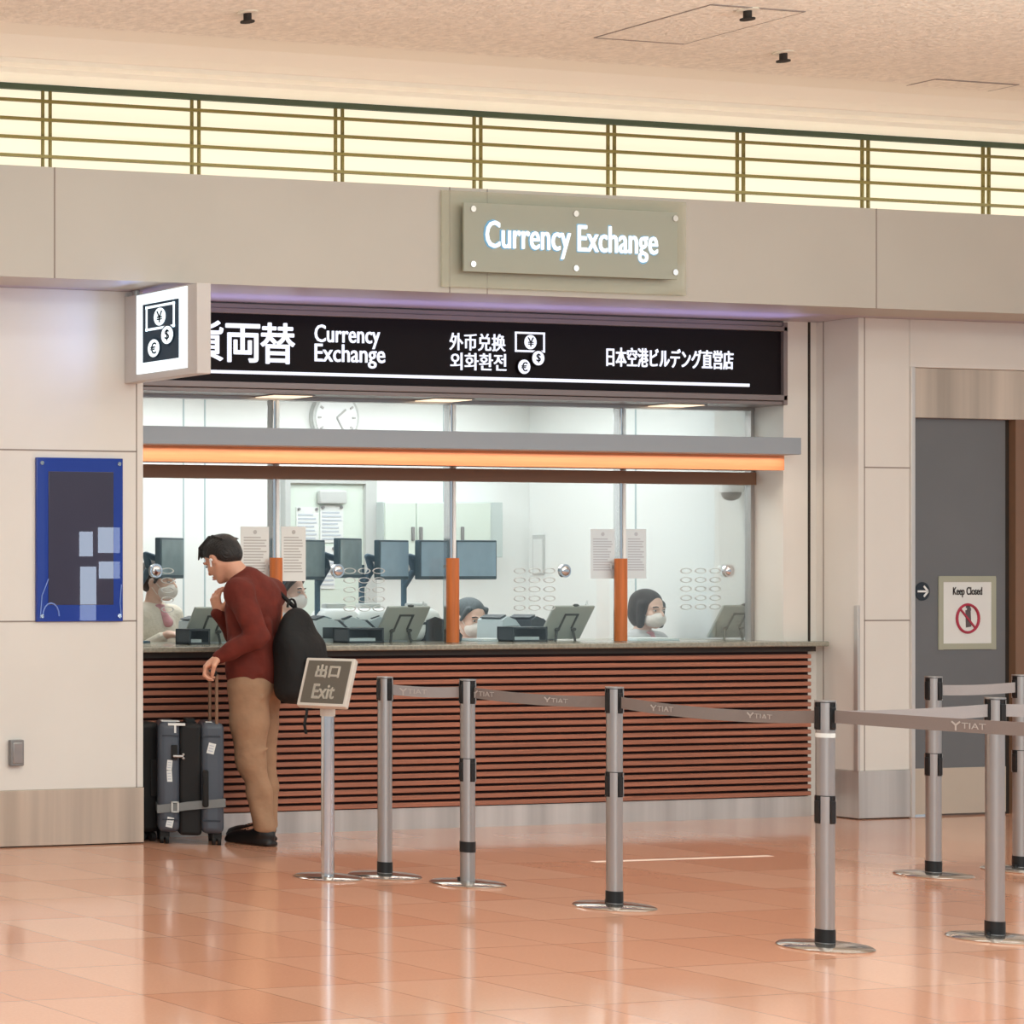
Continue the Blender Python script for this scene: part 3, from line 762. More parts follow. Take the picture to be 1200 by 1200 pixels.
def belt(a, b, label, z=(.905, .905), m='belt', twist=0, logos=(), sag=.006, flip=False):
    A, B = Vector(P[a].location), Vector(P[b].location); d = (B - A).normalized()
    s, e = A + d * .036, B - d * .036
    n = 14; pts = []; ups = []
    for i in range(n + 1):
        q = i / n
        p = s.lerp(e, q); p.z = z[0] + (z[1] - z[0]) * q - sag * 4 * q * (1 - q); pts.append(p)
        ups.append(Vector((0, 0, 1)) + twist * math.sin(PI * q) * Vector((-d.y, d.x, 0)))
    mid = (A + B) / 2
    t = thing('barrier_belt', label, 'barrier belt', (mid.x, mid.y, .9), group='barrier belts between the posts')
    MB().ribbon([p - Vector(t.location) for p in pts], ups, .05, .0022).obj('webbing', m, t)
    ang = math.atan2(d.y, d.x)
    if flip: ang += PI
    for q in logos:
        p = s.lerp(e, q); p.z = z[0] + (z[1] - z[0]) * q - sag * 4 * q * (1 - q)
        off = Vector((math.sin(ang), -math.cos(ang), 0)) * .0025
        text('belt_logo', 'TIAT', p + off + Vector((math.cos(ang), math.sin(ang), 0)) * .028 - Vector(t.location), 'beltink', t, w=.085, h=.022, th=.001, rz=ang)
        mb = MB()
        for a1 in (-PI / 2, -PI / 2 + 2.3, -PI / 2 - 2.3): mb.box(-.003, .003, -.0006, .0006, 0, .02, mtx=Matrix.Rotation(a1 - PI / 2, 4, 'Y'))
        bmesh.ops.transform(mb.bm, matrix=Matrix.Translation(p + off - Vector((math.cos(ang), math.sin(ang), 0)) * .035 - Vector(t.location)) @ Matrix.Rotation(ang, 4, 'Z'), verts=mb.bm.verts)
        mb.obj('belt_mark', 'beltink', t)
    MB().cyl(e - Vector(t.location) - Vector((0, 0, .03)) , e - Vector(t.location) + Vector((0, 0, .03)), .009, n=12).obj('end_clip', 'black', t)
    return t
belt(1, 2, 'grey belt between the exit sign side post and the next post', m='beltlight', logos=(.28,))
belt(2, 3, 'grey belt running to the post in front of the middle of the counter', (.905, .90), twist=.25, logos=(.06, .62), sag=.012)
belt(3, 4, 'grey belt sagging from the middle post to the nearest post', (.90, .90), twist=.3, logos=(.22, .72), sag=.02)
belt(4, 8, 'dark grey belt stretching from the nearest post past the right edge', (.905, .905), logos=(.45,), sag=.004)
belt(4, 6, 'pale belt between the nearest post and the post right of it', (.9, .915), m='beltlight')
belt(6, 9, 'pale belt leaving the plain post for the right edge', (.915, .905), m='beltlight')
belt(5, 7, 'pale belt between the two posts in front of the grey door', (.90, .905), m='beltlight', twist=.1)

# exit sign stand
x, y = onZ(384, 1029)
t = thing('exit_sign_stand', 'chrome pole stand with small tilted grey Exit sign', 'sign stand', (x, y, 0), rz=math.radians(-63))
MB().lathe([(.004, 0), (.148, 0), (.15, .005), (.14, .011), (.05, .016), (.004, .016)], 48).obj('base_disc', 'disc', t)
MB().cyl((0, 0, .014), (0, 0, .84), .029, n=32).obj('pole', 'chrome', t)
MB().lathe([(.004, .78), (.033, .78), (.034, .84), (.034, .855), (.004, .855)], 28).obj('collar', 'exitframe', t)
TB = Matrix.Translation((0, -.02, .945)) @ Matrix.Rotation(math.radians(-27), 4, 'X')
mb = MB().box(-.115, .115, 0, .035, -.128, .128, bev=.006); bmesh.ops.transform(mb.bm, matrix=TB, verts=mb.bm.verts); mb.obj('sign_case', 'exitframe', t)
mb = MB().box(-.1, .1, -.003, .002, -.112, .112, bev=.002); bmesh.ops.transform(mb.bm, matrix=TB, verts=mb.bm.verts); mb.obj('sign_face', 'exitboard', t)
text('lettering', '出口', None, 'exitink', t, w=.108, h=.066, th=.002, bold=.03, mtx=TB @ Matrix.Translation((.0, -.004, .055)))
text('lettering', 'Exit', None, 'exitink', t, w=.1, h=.075, th=.002, bold=.02, mtx=TB @ Matrix.Translation((.0, -.004, -.052)))
MB().box(-.025, .025, -.01, .02, .82, .9).obj('bracket', 'exitframe', t)

# floor tape
a, b = onZ(695, 1010), onZ(903, 1003)
t = MB().box(-(b[0] - a[0]) / 2, (b[0] - a[0]) / 2, -.02, .02, .0, .0012).obj('floor_tape', 'tapew')
t.location = ((a[0] + b[0]) / 2, (a[1] + b[1]) / 2, 0); t.rotation_euler.z = math.atan2(b[1] - a[1], b[0] - a[0])
tag(t, 'thin white tape line stuck on the tiled floor before the counter', 'floor marking')

# ================================================================== THINGS ON THE COUNTER AND IN THE OFFICE
DZ = 1.06
def at(u, Y): return XY(u, Y)
# tablets seen from behind
tabs = [(247, 'grey tablet on stand at the left end of counter beside person in rust sweater'), (471, 'grey tablet leaning on stand left of the middle orange post'), (664, 'grey tablet leaning on stand left of the third orange post'), (861, 'grey tablet leaning on stand at the right end of the counter')]
for i, (u, lb) in enumerate(tabs):
    Y = YG + .14
    t = thing('tablet_terminal', lb, 'tablet', (at(u, Y), Y, DZ), group='customer tablets behind the glass')
    T = Matrix.Translation((0, .06, .012)) @ Matrix.Rotation(math.radians(30), 4, 'X')
    def put(mb, name, m): bmesh.ops.transform(mb.bm, matrix=T, verts=mb.bm.verts); return mb.obj(name, m, t)
    put(MB().box(-.15, .15, -.009, .009, 0, .235, bev=.008), 'case', 'tablet')
    put(MB().box(-.13, .13, .009, .011, .02, .215), 'screen', 'screen')
    mb = MB()
    for x in (-.045, .045): mb.box(x - .006, x + .006, -.013, -.008, .08, .18)
    mb.box(-.051, .051, -.013, -.008, .172, .184)
    put(mb, 'stand_outline', 'tabdark')
    mb = MB()
    for x in (-.06, .06): mb.sphere((x, -.016, .075), .016, (1.2, .5, .8)); mb.cyl((x, -.014, .07), (x * 1.25, -.06, .0), .007)
    put(mb, 'hinge_foot', 'tabdark')
    put(MB().sphere((.01, 0, .238), .014, (1.6, .7, .6)), 'top_clip', 'tabdark')
    MB().tube([(.12, -.03, .19), (.17, .02, .24), (.2, .06, .2), (.19, .1, .06), (.15, .12, .006)], .004).obj('cable', 'lightgrey', t)
# monitors
mons = [(202, 654, 65, 'screen', 'dark display screen on arm behind the masked clerk at far left'), (366, 656, 62, 'screen', 'dark narrow display screen just right of the white notice pair'),
        (411, 654, 66, 'screen', 'dark edge-on display screen, second right of the notice pair'), (462, 656, 58, 'screenblue', 'blue-grey display screen between the first two orange posts, third from notices'),
        (511, 656, 55, 'screenblue', 'blue-grey display screen immediately left of middle orange post'), (558, 656, 42, 'screenblue', 'widest blue-grey display screen, right of middle orange post')]
vr = lambda u: math.atan2(*ray(u, 600)[:2])      # bearing of the sight line from +Y
for u, v, phi, sm, lb in mons:
    Y = YG + .30
    x, z = onY(u, v, Y)
    rz = -vr(u) + math.radians(phi)              # face normal (-Y local) turned right of the camera
    t = thing('display_monitor', lb, 'monitor', (x, Y, DZ), rz, group='monitors on arms behind the glass')
    zc = z - DZ; w, h = .15, .12
    MB().box(-w, w, 0, .035, zc - h, zc + h, bev=.006).obj('housing', 'bezel', t)
    MB().box(-w + .012, w - .012, -.004, .004, zc - h + .02, zc + h - .012).obj('panel', sm, t)
    mb = MB().cyl((-.06, .17, 0), (-.06, .17, .012), .06).cyl((-.06, .17, 0), (-.06, .17, zc - .03), .016)
    mb.tube([(-.06, .17, zc - .16), (-.02, .13, zc - .06), (-.06, .13, zc + .02), (-.02, .09, zc), (0, .03, zc)], .02)
    mb.box(-.05, .05, .03, .05, zc - .05, zc + .05, bev=.004)
    mb.obj('arm', 'arm', t)
# banknote counting machines
def note_counter(u, Y, lb, m='machine', s=1.0, rz=0, hop=True):
    t = thing('banknote_counter', lb, 'counting machine', (at(u, Y), Y, DZ), rz, group='banknote counting machines on the desk')
    t.scale = (s, s, s)
    prof = [(-.16, 0), (.14, 0), (.15, .05), (.10, .10), (.02, .17), (-.08, .2), (-.15, .17)]
    MB().prism(prof, -.11, .11).obj('body', m, t)
    mb = MB().prism([(.145, .055), (.105, .1), (.03, .168), (.055, .18), (.15, .09)], -.075, .075); mb.obj('hopper', 'machdark', t)
    MB().prism([(-.14, .182), (-.07, .207), (-.08, .214), (-.15, .19)], -.09, .09).obj('lid', 'machdark', t)
    MB().box(-.1, .06, -.1125, -.11, .03, .12).obj('side_vent', 'machdark', t)
    MB().prism([(.0, .188), (-.05, .204), (-.045, .209), (.003, .193)], -.05, .05).obj('control_panel', 'screen', t)
    return t
for u, Y, lb, m, s, rz in ((238, YG + .36, 'grey note counting machine beside the masked clerk at far left', 'machine', .74, -.3),
    (385, YG + .33, 'silver note counting machine nearest the black backpack', 'machine', .74, -.25), (417, YG + .33, 'silver note counting machine behind the black card tray', 'machine', .74, -.25),
    (449, YG + .36, 'silver note counting machine just left of the second tablet', 'machine', .74, -.25), (512, YG + .36, 'charcoal note counting machine just left of the middle orange post', 'machdark', .74, -.2),
    (588, YG + .4, 'grey note counting machine beside the clerk at middle post', 'machine', .74, .2), (622, YG + .4, 'charcoal note counting machine behind the right black tray', 'machdark', .74, .2)):
    note_counter(u, Y, lb, m, s, rz)
for u, lb in ((420, 'black open card tray in front of the silver note machines'), (612, 'black open card tray right of the clerk at the middle post'), (226, 'black open card tray in front of the far left clerk')):
    Y = YG + .1
    t = thing('card_tray', lb, 'tray', (at(u, Y), Y, DZ), group='black card trays behind the glass')
    w = .125 if u != 226 else .07
    mb = MB().box(-w, w, -.06, .06, 0, .012).box(-w, w, -.06, .06, .078, .09, bev=.003).box(-w, -w + .012, -.06, .06, 0, .09).box(w - .012, w, -.06, .06, 0, .09).box(-w, w, .05, .06, 0, .09)
    mb.obj('shell', 'machdark', t)
    MB().box(-w + .02, w - .05, -.05, .03, .012, .03).obj('inner_block', 'machine', t)
for u, lb in ((392, 'white rounded printer behind the note machines, nearest the backpack'), (432, 'white rounded printer behind the note machines in the second pane'), (487, 'white rounded printer behind the second tablet')):
    Y = YG + .41
    t = thing('slip_printer', lb, 'printer', (at(u, Y), Y, DZ), -.3, group='white slip printers on the desk')
    MB().box(-.12, .12, -.1, .1, 0, .2, bev=.06, seg=4).obj('body', 'white', t)
    MB().box(-.08, .08, -.104, -.09, .1, .115).obj('paper_slot', 'machdark', t)
    MB().box(-.06, .06, -.03, .05, .19, .23, bev=.01).obj('paper_cover', 'lightgrey', t)
# flat folders on the desk
for u, w, lb in ((590, .22, 'flat pale document folder on desk right of the middle post'), (760, .16, 'flat pale document folder on desk in front of the bob-haired clerk')):
    Y = YG + .1 if u > 700 else YG + .22
    t = thing('document_folder', lb, 'folder', (at(u, Y), Y + .02, DZ), group='document folders')
    MB().box(-w, w, -.09, .09, 0, .008, bev=.002).obj('cover', 'papergrey', t)
    MB().box(-w + .01, w - .005, -.085, .085, .0082, .016).obj('sheets', 'paper', t)
# notices fixed to the glass
for u0, u1, v0, v1, m, lb in ((282, 315, 617, 681, 'paper', 'white printed notice on glass left of the first orange post'), (329.5, 358, 617, 681, 'paper', 'white printed notice on glass right of the first orange post'),
                          (692, 720, 620, 678, 'papergrey', 'greyish printed notice on glass left of the third orange post'), (733, 757, 620, 678, 'papergrey', 'greyish printed notice on glass right of the third orange post')):
    Y = YG - .006
    a, zt = onY(u0, v0, Y); b, zb = onY(u1, v1, Y)
    t = thing('glass_notice', lb, 'notice', ((a + b) / 2, Y, zb), group='printed notices on the glass')
    w, h = (b - a) / 2, zt - zb
    MB().box(-w, w, -.002, .001, 0, h).obj('sheet', m, t)
    mb = MB(); random.seed(u0)
    for k in range(13):
        zz = h * (.8 - k * .052); x1 = w * random.uniform(.55, .82)
        if k in (0, 4, 8): x1 = w * .4
        mb.box(-w * .8, x1, -.0035, -.0018, zz - .0035, zz + .0035)
    mb.cyl((0, -.0035, h * .9), (0, -.0018, h * .9), .012, n=16)
    mb.obj('print', 'inkl' if m == 'papergrey' else 'ink', t)
# speaking panels on each pane
for i, (ud, u0, u1) in enumerate(((181, 187, 206), (394, 401, 452), (660, 600, 652), (852, 795, 846))):
    Y = YG - .005
    x, z = onY(ud, 669, Y)
    t = thing('speaking_panel', ('round steel speaker with slots on glass before the far left clerk', 'round steel speaker with slots on glass right of first orange post', 'round steel speaker with slots on glass between middle and third posts', 'round steel speaker with slots on glass at the right end')[i], 'speaker', (x, Y, z), group='speaking panels on the glass')
    MB().cyl((0, -.018, 0), (0, 0, 0), .04, n=28).sphere((0, -.018, 0), .03, (1, .4, 1)).obj('speaker_disc', 'chrome', t)
    a, b = at(u0, Y) - x, at(u1, Y) - x; n = 3 if i else 1
    if i == 0: b = a + .1
    mb = MB()
    for c in range(n):
        cx = a + (b - a) * (c + .5) / n
        for r in range(5):
            zz = .0 - r * .055
            mb.ring((cx, -.002, zz), .028 , .0035, 'Y', n=20, m=6, sc=(1.4, .55))
    mb.obj('slot_grid', 'lightgrey', t)
# ---- back wall furniture
x, z = onY(389, 490, YB)
t = thing('wall_clock', 'large round white wall clock seen above the canopy', 'clock', (x, YB, z))
MB().discY((0, -.02, 0), .185, .04, n=40).obj('case', 'lightgrey', t)
MB().discY((0, -.042, 0), .165, .006, n=40).obj('face', 'white', t)
mb = MB()
for k in range(12):
    a = k * PI / 6; mb.box(-.007, .007, -.05, -.044, .125, .15, mtx=Matrix.Rotation(a, 4, 'Y'))
mb.box(-.006, .006, -.052, -.046, 0, .09, mtx=Matrix.Rotation(.9, 4, 'Y')); mb.box(-.005, .005, -.052, -.046, 0, .13, mtx=Matrix.Rotation(2.6, 4, 'Y')); mb.obj('hands', 'ink', t)
for u0, u1, ud, lb in ((450, 524, 524, 'white two-door wall cabinet left of the middle post'), (533, 590, 574, 'white wall cabinet right of the middle post with small grey handle')):
    a, zt = onY(u0, 588, YB - .12); b = at(u1, YB - .12); zb = onY(u0, 653, YB - .12)[1]; xd = at(ud, YB - .12)
    t = thing('wall_cabinet', lb, 'cabinet', ((a + b) / 2, YB - .004, zb), group='white cabinets hung on the office back wall')
    w = (b - a) / 2; H = zt - zb
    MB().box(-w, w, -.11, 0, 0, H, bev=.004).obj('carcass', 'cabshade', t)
    xd -= (a + b) / 2
    spans = ((-w + .005, -.004, -.035), (.004, w - .005, .03)) if ud == u1 else ((-w + .005, xd, -w + .05),)
    for xa, xb, hx in spans:
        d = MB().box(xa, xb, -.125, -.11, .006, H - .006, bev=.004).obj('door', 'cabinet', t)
        MB().box(hx - .011, hx + .011, -.138, -.124, H * .3, H * .55, bev=.004).obj('handle', 'greyplate', d)
# inner door with lists pinned on it
a, zt = onY(331, 566, YB - .02); b = at(438, YB - .02)
t = sempty('door_2', ((a + b) / 2, YB, 0)); w = (b - a) / 2
MB().box(-w, -w + .04, -.05, 0, 0, zt).box(w - .09, w, -.05, 0, 0, zt).box(-w, w, -.05, 0, zt, zt + .05).obj('frame', 'lightgrey', t)
MB().box(-w + .04, w - .09, -.025, -.004, 0, zt).obj('leaf', 'cabinet', t)
MB().box(-.1, .12, -.06, -.025, zt - .14, zt - .05, bev=.01).obj('door_closer', 'lightgrey', t)
for u0, u1, v0, v1, lb in ((347, 373, 594, 640, 'pale list sheet pinned on inner door, left one'), (375, 402, 592, 636, 'pale list sheet pinned on the inner door, top right one'), (374, 392, 640, 690, 'pale list sheet pinned on the inner door, lower one')):
    Y = YB - .027
    xa, za = onY(u0, v0, Y); xb, zb = onY(u1, v1, Y)
    q = thing('pinned_list', lb, 'paper', ((xa + xb) / 2, Y, zb), group='lists pinned on the inner door')
    w2, h2 = (xb - xa) / 2, za - zb
    MB().box(-w2, w2, -.003, .0, 0, h2).obj('sheet', 'paper', q)
    mb = MB()
    for k in range(8): mb.box(-w2 * .85, w2 * random.uniform(.5, .85), -.005, -.002, h2 * (.1 + .1 * k) - .006, h2 * (.1 + .1 * k) + .006)
    mb.obj('print', 'inkl', q)
    MB().cyl((-w2 * .8, -.012, h2 - .015), (-w2 * .8, 0, h2 - .015), .01, n=10).cyl((w2 * .8, -.012, h2 - .015), (w2 * .8, 0, h2 - .015), .01, n=10).obj('pin', 'greyplate', q)
y, z = onX(632, 650, XR)
t = thing('wall_tag_strip', 'narrow vertical white tag strip on the office side wall', 'sign', (XR, y, z))
MB().box(-.012, 0, -.05, .05, -.14, .14, bev=.003).obj('holder', 'lightgrey', t); MB().box(-.015, -.01, -.04, .04, -.13, .11).obj('label', 'paper', t)
y, z = onX(872, 577, XR)
t = thing('dome_camera', 'small dome security camera high on the office side wall', 'camera', (XR, y, z))
MB().box(-.16, 0, -.03, .03, .02, .06, bev=.008).cyl((-.1, 0, -.0), (-.1, 0, .04), .065, n=24).obj('bracket', 'white', t)
MB().sphere((-.1, 0, -.005), .055, (1, 1, .9), n=20).obj('dome', 'greyplate', t)
y, z = onX(899, 602, XR)
t = thing('wall_unit', 'small grey wall unit beside the right edge of the glass', 'wall unit', (XR, y, z))
MB().box(-.03, 0, -.06, .06, -.09, .09, bev=.006).obj('box', 'lightgrey', t); MB().box(-.034, -.028, -.04, .04, .01, .06).obj('display', 'greyplate', t)

# ================================================================== PEOPLE
def frame(f, upish=(0, 0, 1)):
    f = np.array(f, float); f /= np.linalg.norm(f); u = np.array(upish, float); u -= f * (u @ f); u /= np.linalg.norm(u)
    l = np.cross(u, f); return np.stack([f, l, u], 1)
def head(s, c, R, k=.012):
    c = np.array(c, float); g = lambda x, y, z: c + R @ np.array((x, y, z), float)
    s.ell(g(-.012, 0, .025), (.094, .074, .088), R, k)
    s.ell(g(.028, 0, -.035), (.062, .058, .078), R, k)
    for y in (-1, 1):
        s.cap(g(-.005, y * .052, -.045), g(.05, y * .018, -.102), .02, .018, .02)
        s.ell(g(.055, y * .036, -.035), (.026, .02, .022), R, .015)
        s.ell(g(.088, y * .033, -.004), (.016, .017, .011), R, .008, True)
        s.ell(g(-.008, y * .076, -.012), (.02, .008, .032), frame(R @ np.array((1, 0, -.25)), R[:, 2]), .006)
        s.ell(g(-.002, y * .083, -.010), (.009, .005, .016), R, .004, True)
        s.cap(g(.078, y * .045, .014), g(.087, y * .015, .016), .008, .008, .01)
        s.ell(g(.100, y * .012, -.036), (.010, .008, .007), R, .006)
    s.ell(g(.066, 0, -.104), (.02, .022, .016), R, .015)
    s.cap(g(.088, 0, .005), g(.110, 0, -.034), .007, .011, .01)
    s.ell(g(.092, 0, -.066), (.010, .022, .006), R, .006); s.ell(g(.090, 0, -.077), (.010, .018, .006), R, .006)
    s.ell(g(.098, 0, -.0715), (.008, .02, .0016), R, .002, True)
    return g
def eyes(parent, g, R, white='eyew'):
    mb = MB(); mc = MB()
    for y in (-1, 1):
        mb.sphere(g(.079, y * .032, -.004), .0095, (1, 1.2, .62), n=14, mtx=None); mc.sphere(g(.0850, y * .0335, -.004), .0054, n=12)
    e = mb.obj('eyes', white, parent); mc.obj('pupils', 'eye', e)
    mb = MB()
    for y in (-1, 1):
        mb.tube([g(.088, y * .016, .018), g(.089, y * .033, .022), g(.078, y * .05, .017)], .0035, n=8)
    mb.obj('eyebrows', 'hair', parent)
    mb = MB().sphere((0, 0, 0), 1, (.006, .021, .0045), n=14, mtx=None)
    bmesh.ops.transform(mb.bm, matrix=Matrix.Translation(g(.0975, 0, -.076)) @ Matrix(R.tolist()).to_4x4(), verts=mb.bm.verts)
    mb.sphere((0, 0, 0), .0001); mb.obj('lips', 'lip', parent)
def hand(s, w, d, n, side, curl=(.3, .5, .4), thumb=.5, sc=1.0, k=.005, spread=.06):
    """side=+1: thumb lies towards d x n"""
    w = np.array(w, float); d = np.array(d, float); d /= np.linalg.norm(d); n = np.array(n, float); n -= d * (d @ n); n /= np.linalg.norm(n)
    t = np.cross(d, n) * side
    ln = [(.043, .026, .021), (.048, .03, .023), (.044, .028, .022), (.034, .021, .019)]
    for i in range(4):
        off = (.028 - .0185 * i) * sc
        kn = w + d * (.088 - (.004 * abs(i - 1))) * sc + t * off
        s.cap(w + t * off * .6 + d * .012, kn, .0155 * sc, .0115 * sc, .014)
        p = kn; ang = 0
        for j in range(3):
            ang += curl[j] * (1 + .08 * i)
            dd = d * math.cos(ang) + n * math.sin(ang) + t * (1.5 - i) * spread * (j == 0)
            q = p + dd * ln[i][j] * sc
            s.cap(p, q, (.0095 - .0012 * j) * sc, (.0088 - .0012 * j) * sc, k); p = q
    s.cap(w + d * .02, w + d * .06, .02 * sc, .018 * sc, .015)
    b = w + d * .022 * sc + t * .026 * sc + n * .006
    m1 = b + (d * .6 + t * .62 + n * .35) * .042 * sc
    m2 = m1 + (d * .8 + t * (.5 - thumb) + n * (.25 + thumb * .5)) * .032 * sc
    m3 = m2 + (d * .8 + t * (.2 - thumb) + n * (.3 + thumb * .5)) * .024 * sc
    s.cap(b, m1, .016 * sc, .0125 * sc, .012); s.cap(m1, m2, .0115 * sc, .0105 * sc, k); s.cap(m2, m3, .0105 * sc, .0085 * sc, k)

# ---------- the traveller (local x = to the right across the line of sight, local y = away along it)
mx, my = onZ(300, 988.5); gam = math.atan2(*ray(300, 988)[:2])
man = thing('person', 'person in rust sweater and tan trousers leaning to counter, hand on suitcase', 'person', (mx, my, 0), -gam)
RB = frame((-.80, .60, 0))                    # torso frame
f_, l_ = RB[:, 0], RB[:, 1]
HC = np.array((-.172, .02, 1.552)); RH = frame((-.64, .56, -.53))
S_L, E_L, W_L = np.array((-.085, -.155, 1.365)), np.array((.005, -.235, 1.13)), np.array((-.178, -.215, 1.018))
S_R, E_R, W_R = np.array((.07, .155, 1.36)), np.array((-.10, .24, 1.13)), np.array((-.186, .10, 1.248))
HIP_L, KN_L, AN_L = np.array((-.038, -.07, .85)), np.array((-.028, -.085, .465)), np.array((.042, -.09, .095))
HIP_R, KN_R, AN_R = np.array((.022, .10, .85)), np.array((.026, .135, .47)), np.array((.056, .15, .095))
s = Sdf()
s.ell((-.005, 0, .97), (.09, .14, .14), RB, .05).ell((-.005, 0, 1.15), (.085, .14, .17), RB, .05).ell((.0, 0, 1.3), (.09, .155, .12), RB, .05)
for a, b, c in ((S_L, E_L, W_L), (S_R, E_R, W_R)): s.chain([(-.01, 0, 1.38), a, b, c], [.05, .05, .038, .026], .03)
for a, b, c in ((HIP_L, KN_L, AN_L), (HIP_R, KN_R, AN_R)): s.chain([a, b, c], [.075, .052, .036], .04)
s.cap(AN_L, AN_L + (-.14, .13, -.06), .03, .025); s.cap(AN_R, AN_R + (-.14, .13, -.06), .03, .025)
g = head(s, HC, RH)
s.cap(g(-.025, 0, -.05), (-.035, .0, 1.40), .056, .06, .02)
hand(s, W_L, (-.80, .0, -.60), (.55, 0, -.83), 1, (.75, .85, .6), .9)
hand(s, W_R, (-.22, -.02, .97), (.75, .62, .2), -1, (.55, .75, .45), .5)
body = sobj('body', s, .0046, 'skin', man)
eyes(man, g, RH)
# hair
s = Sdf()
s.ell(g(-.02, 0, .042), (.103, .084, .084), RH, .01)
s.ell(g(-.055, 0, -.0), (.066, .076, .075), RH, .02)
s.ell(g(.04, 0, .082), (.055, .062, .036), RH, .02)
for q in range(6): s.cap(g(.05, -.05 + .02 * q, .098), g(.098 + .006 * (q % 2), -.055 + .022 * q, .046 - .01 * (q % 2)), .013, .004, .008)
for q in range(5): s.cap(g(-.03, -.05 + .025 * q, .118), g(.05, -.055 + .03 * q, .112 - .008 * abs(q - 2)), .009, .006, .006)
for q in range(5): s.cap(g(-.05, -.05 + .025 * q, .110), g(-.105, -.06 + .03 * q, .06), .010, .005, .006)
s.ell(g(.08, 0, -.035), (.085, .12, .088), RH, .01, True)
for y in (-1, 1): s.ell(g(-.005, y * .085, -.022), (.03, .022, .036), RH, .008, True)
s.ell(g(-.03, 0, -.16), (.1, .12, .098), RH, .01, True)
sobj('hair', s, .0046, 'hair', man)
# earbud in the near ear
mb = MB().sphere(g(.0, .086, -.012), .009, n=14).cyl(g(.002, .088, -.012), g(.016, .088, -.045), .0048, n=12)
mb.obj('earbud', 'white', man)
# sweater
s = Sdf()
s.ell((-.01, .0, 1.31), (.112, .178, .15), RB, .06).ell((-.014, 0, 1.13), (.114, .162, .2), RB, .07).ell((-.006, 0, .94), (.128, .170, .17), RB, .07)
s.chain([(-.045, 0, 1.41), S_L, E_L], [.078, .072, .060], .028)
s.chain([(-.045, 0, 1.41), S_R, E_R], [.078, .074, .058], .05)
s.chain([E_L, E_L * .3 + W_L * .7 + (0, 0, -.002), W_L], [.058, .048, .036], .018)
s.chain([E_R, W_R], [.055, .037], .03)
s.cap((-.03, 0, 1.40), (-.045, 0, 1.435), .074, .066, .03)
nk = g(-.03, 0, -.118); nd = g(-.03, 0, -.05) - nk; nd = nd / np.linalg.norm(nd)
# folds
for a, b, r in (((-.12, -.13, 1.09), (.02, -.24, 1.19), .012), ((-.10, -.16, 1.06), (.0, -.25, 1.10), .010), ((-.03, -.19, 1.3), (.03, -.21, 1.16), .012), ((.06, -.10, 1.2), (.09, -.06, 1.0), .012), ((-.11, -.08, .98), (.02, -.15, .93), .012), ((-.12, -.05, .93), (-.02, -.15, .90), .010), ((-.1, -.1, 1.36), (.0, -.14, 1.22), .012)):
    s.cap(a, b, r, r * .6, .035)
s.plane((0, 0, .873), (0, 0, -1))
s.rip = (.0055, 34, 30); sw = s.mesh(.0065)
swo = link_mesh('sweater', sw, 'sweater', man, flat=True)
# trousers
s = Sdf()
s.ell((.0, 0, .88), (.108, .150, .12), RB, .05)
s.chain([HIP_L, HIP_L * .5 + KN_L * .5, KN_L, KN_L * .55 + AN_L * .45 + (.012, 0, 0), AN_L + (0, 0, .0)], [.105, .092, .072, .058, .054], .035)
s.chain([HIP_R, HIP_R * .5 + KN_R * .5, KN_R, KN_R * .55 + AN_R * .45 + (.012, 0, 0), AN_R + (0, 0, .0)], [.100, .088, .070, .058, .052], .03)
s.cap((-.10, -.12, .78), (.03, -.15, .80), .010, .004, .03); s.cap((.0, -.14, .50), (.06, -.13, .53), .010, .004, .03); s.cap((-.09, -.11, .70), (.0, -.15, .76), .008, .004, .03)
s.plane((0, 0, .075), (0, 0, -1)); s.plane((0, 0, .93), (0, 0, 1))
s.rip = (.005, 30, 26); link_mesh('trousers', s.mesh(.0065), 'chino', man, flat=True)
# shoes
for AN, hl, to in ((AN_L, (.085, -.125), (-.135, .05)), (AN_R, (.085, .12), (-.13, .30))):
    h, t2 = np.array((*hl, 0)), np.array((*to, 0)); d = (t2 - h) / np.linalg.norm(t2 - h); R = frame(d)
    mid = (h + t2) / 2
    s = Sdf()
    s.box(mid + (0, 0, .014), (np.linalg.norm(t2 - h) / 2, .044, .014), .012, R, .01)
    s.ell(h * .75 + t2 * .25 + (0, 0, .055), (.075, .040, .05), R, .02).ell(mid + (0, 0, .045), (.11, .042, .034), R, .02).ell(t2 * .8 + h * .2 + (0, 0, .036), (.065, .043, .024), R, .02)
    s.cap(AN + (0, 0, -.02), AN + (0, 0, .02), .046, .044, .02)
    s.plane((0, 0, .0012), (0, 0, -1)); s.plane((0, 0, .125), (0, 0, 1))
    sh = link_mesh('shoe', s.mesh(.006), 'shoe', man, flat=True)
    mb = MB()
    for k in range(4):
        p = h * (.48 - .06 * k) + t2 * (.52 + .06 * k); l = R[:, 1]
        mb.cyl(p + l * .02 + (0, 0, .085 - .007 * k), p - l * .02 + (0, 0, .085 - .007 * k), .003, n=8)
    mb.obj('laces', 'rubber', sh)

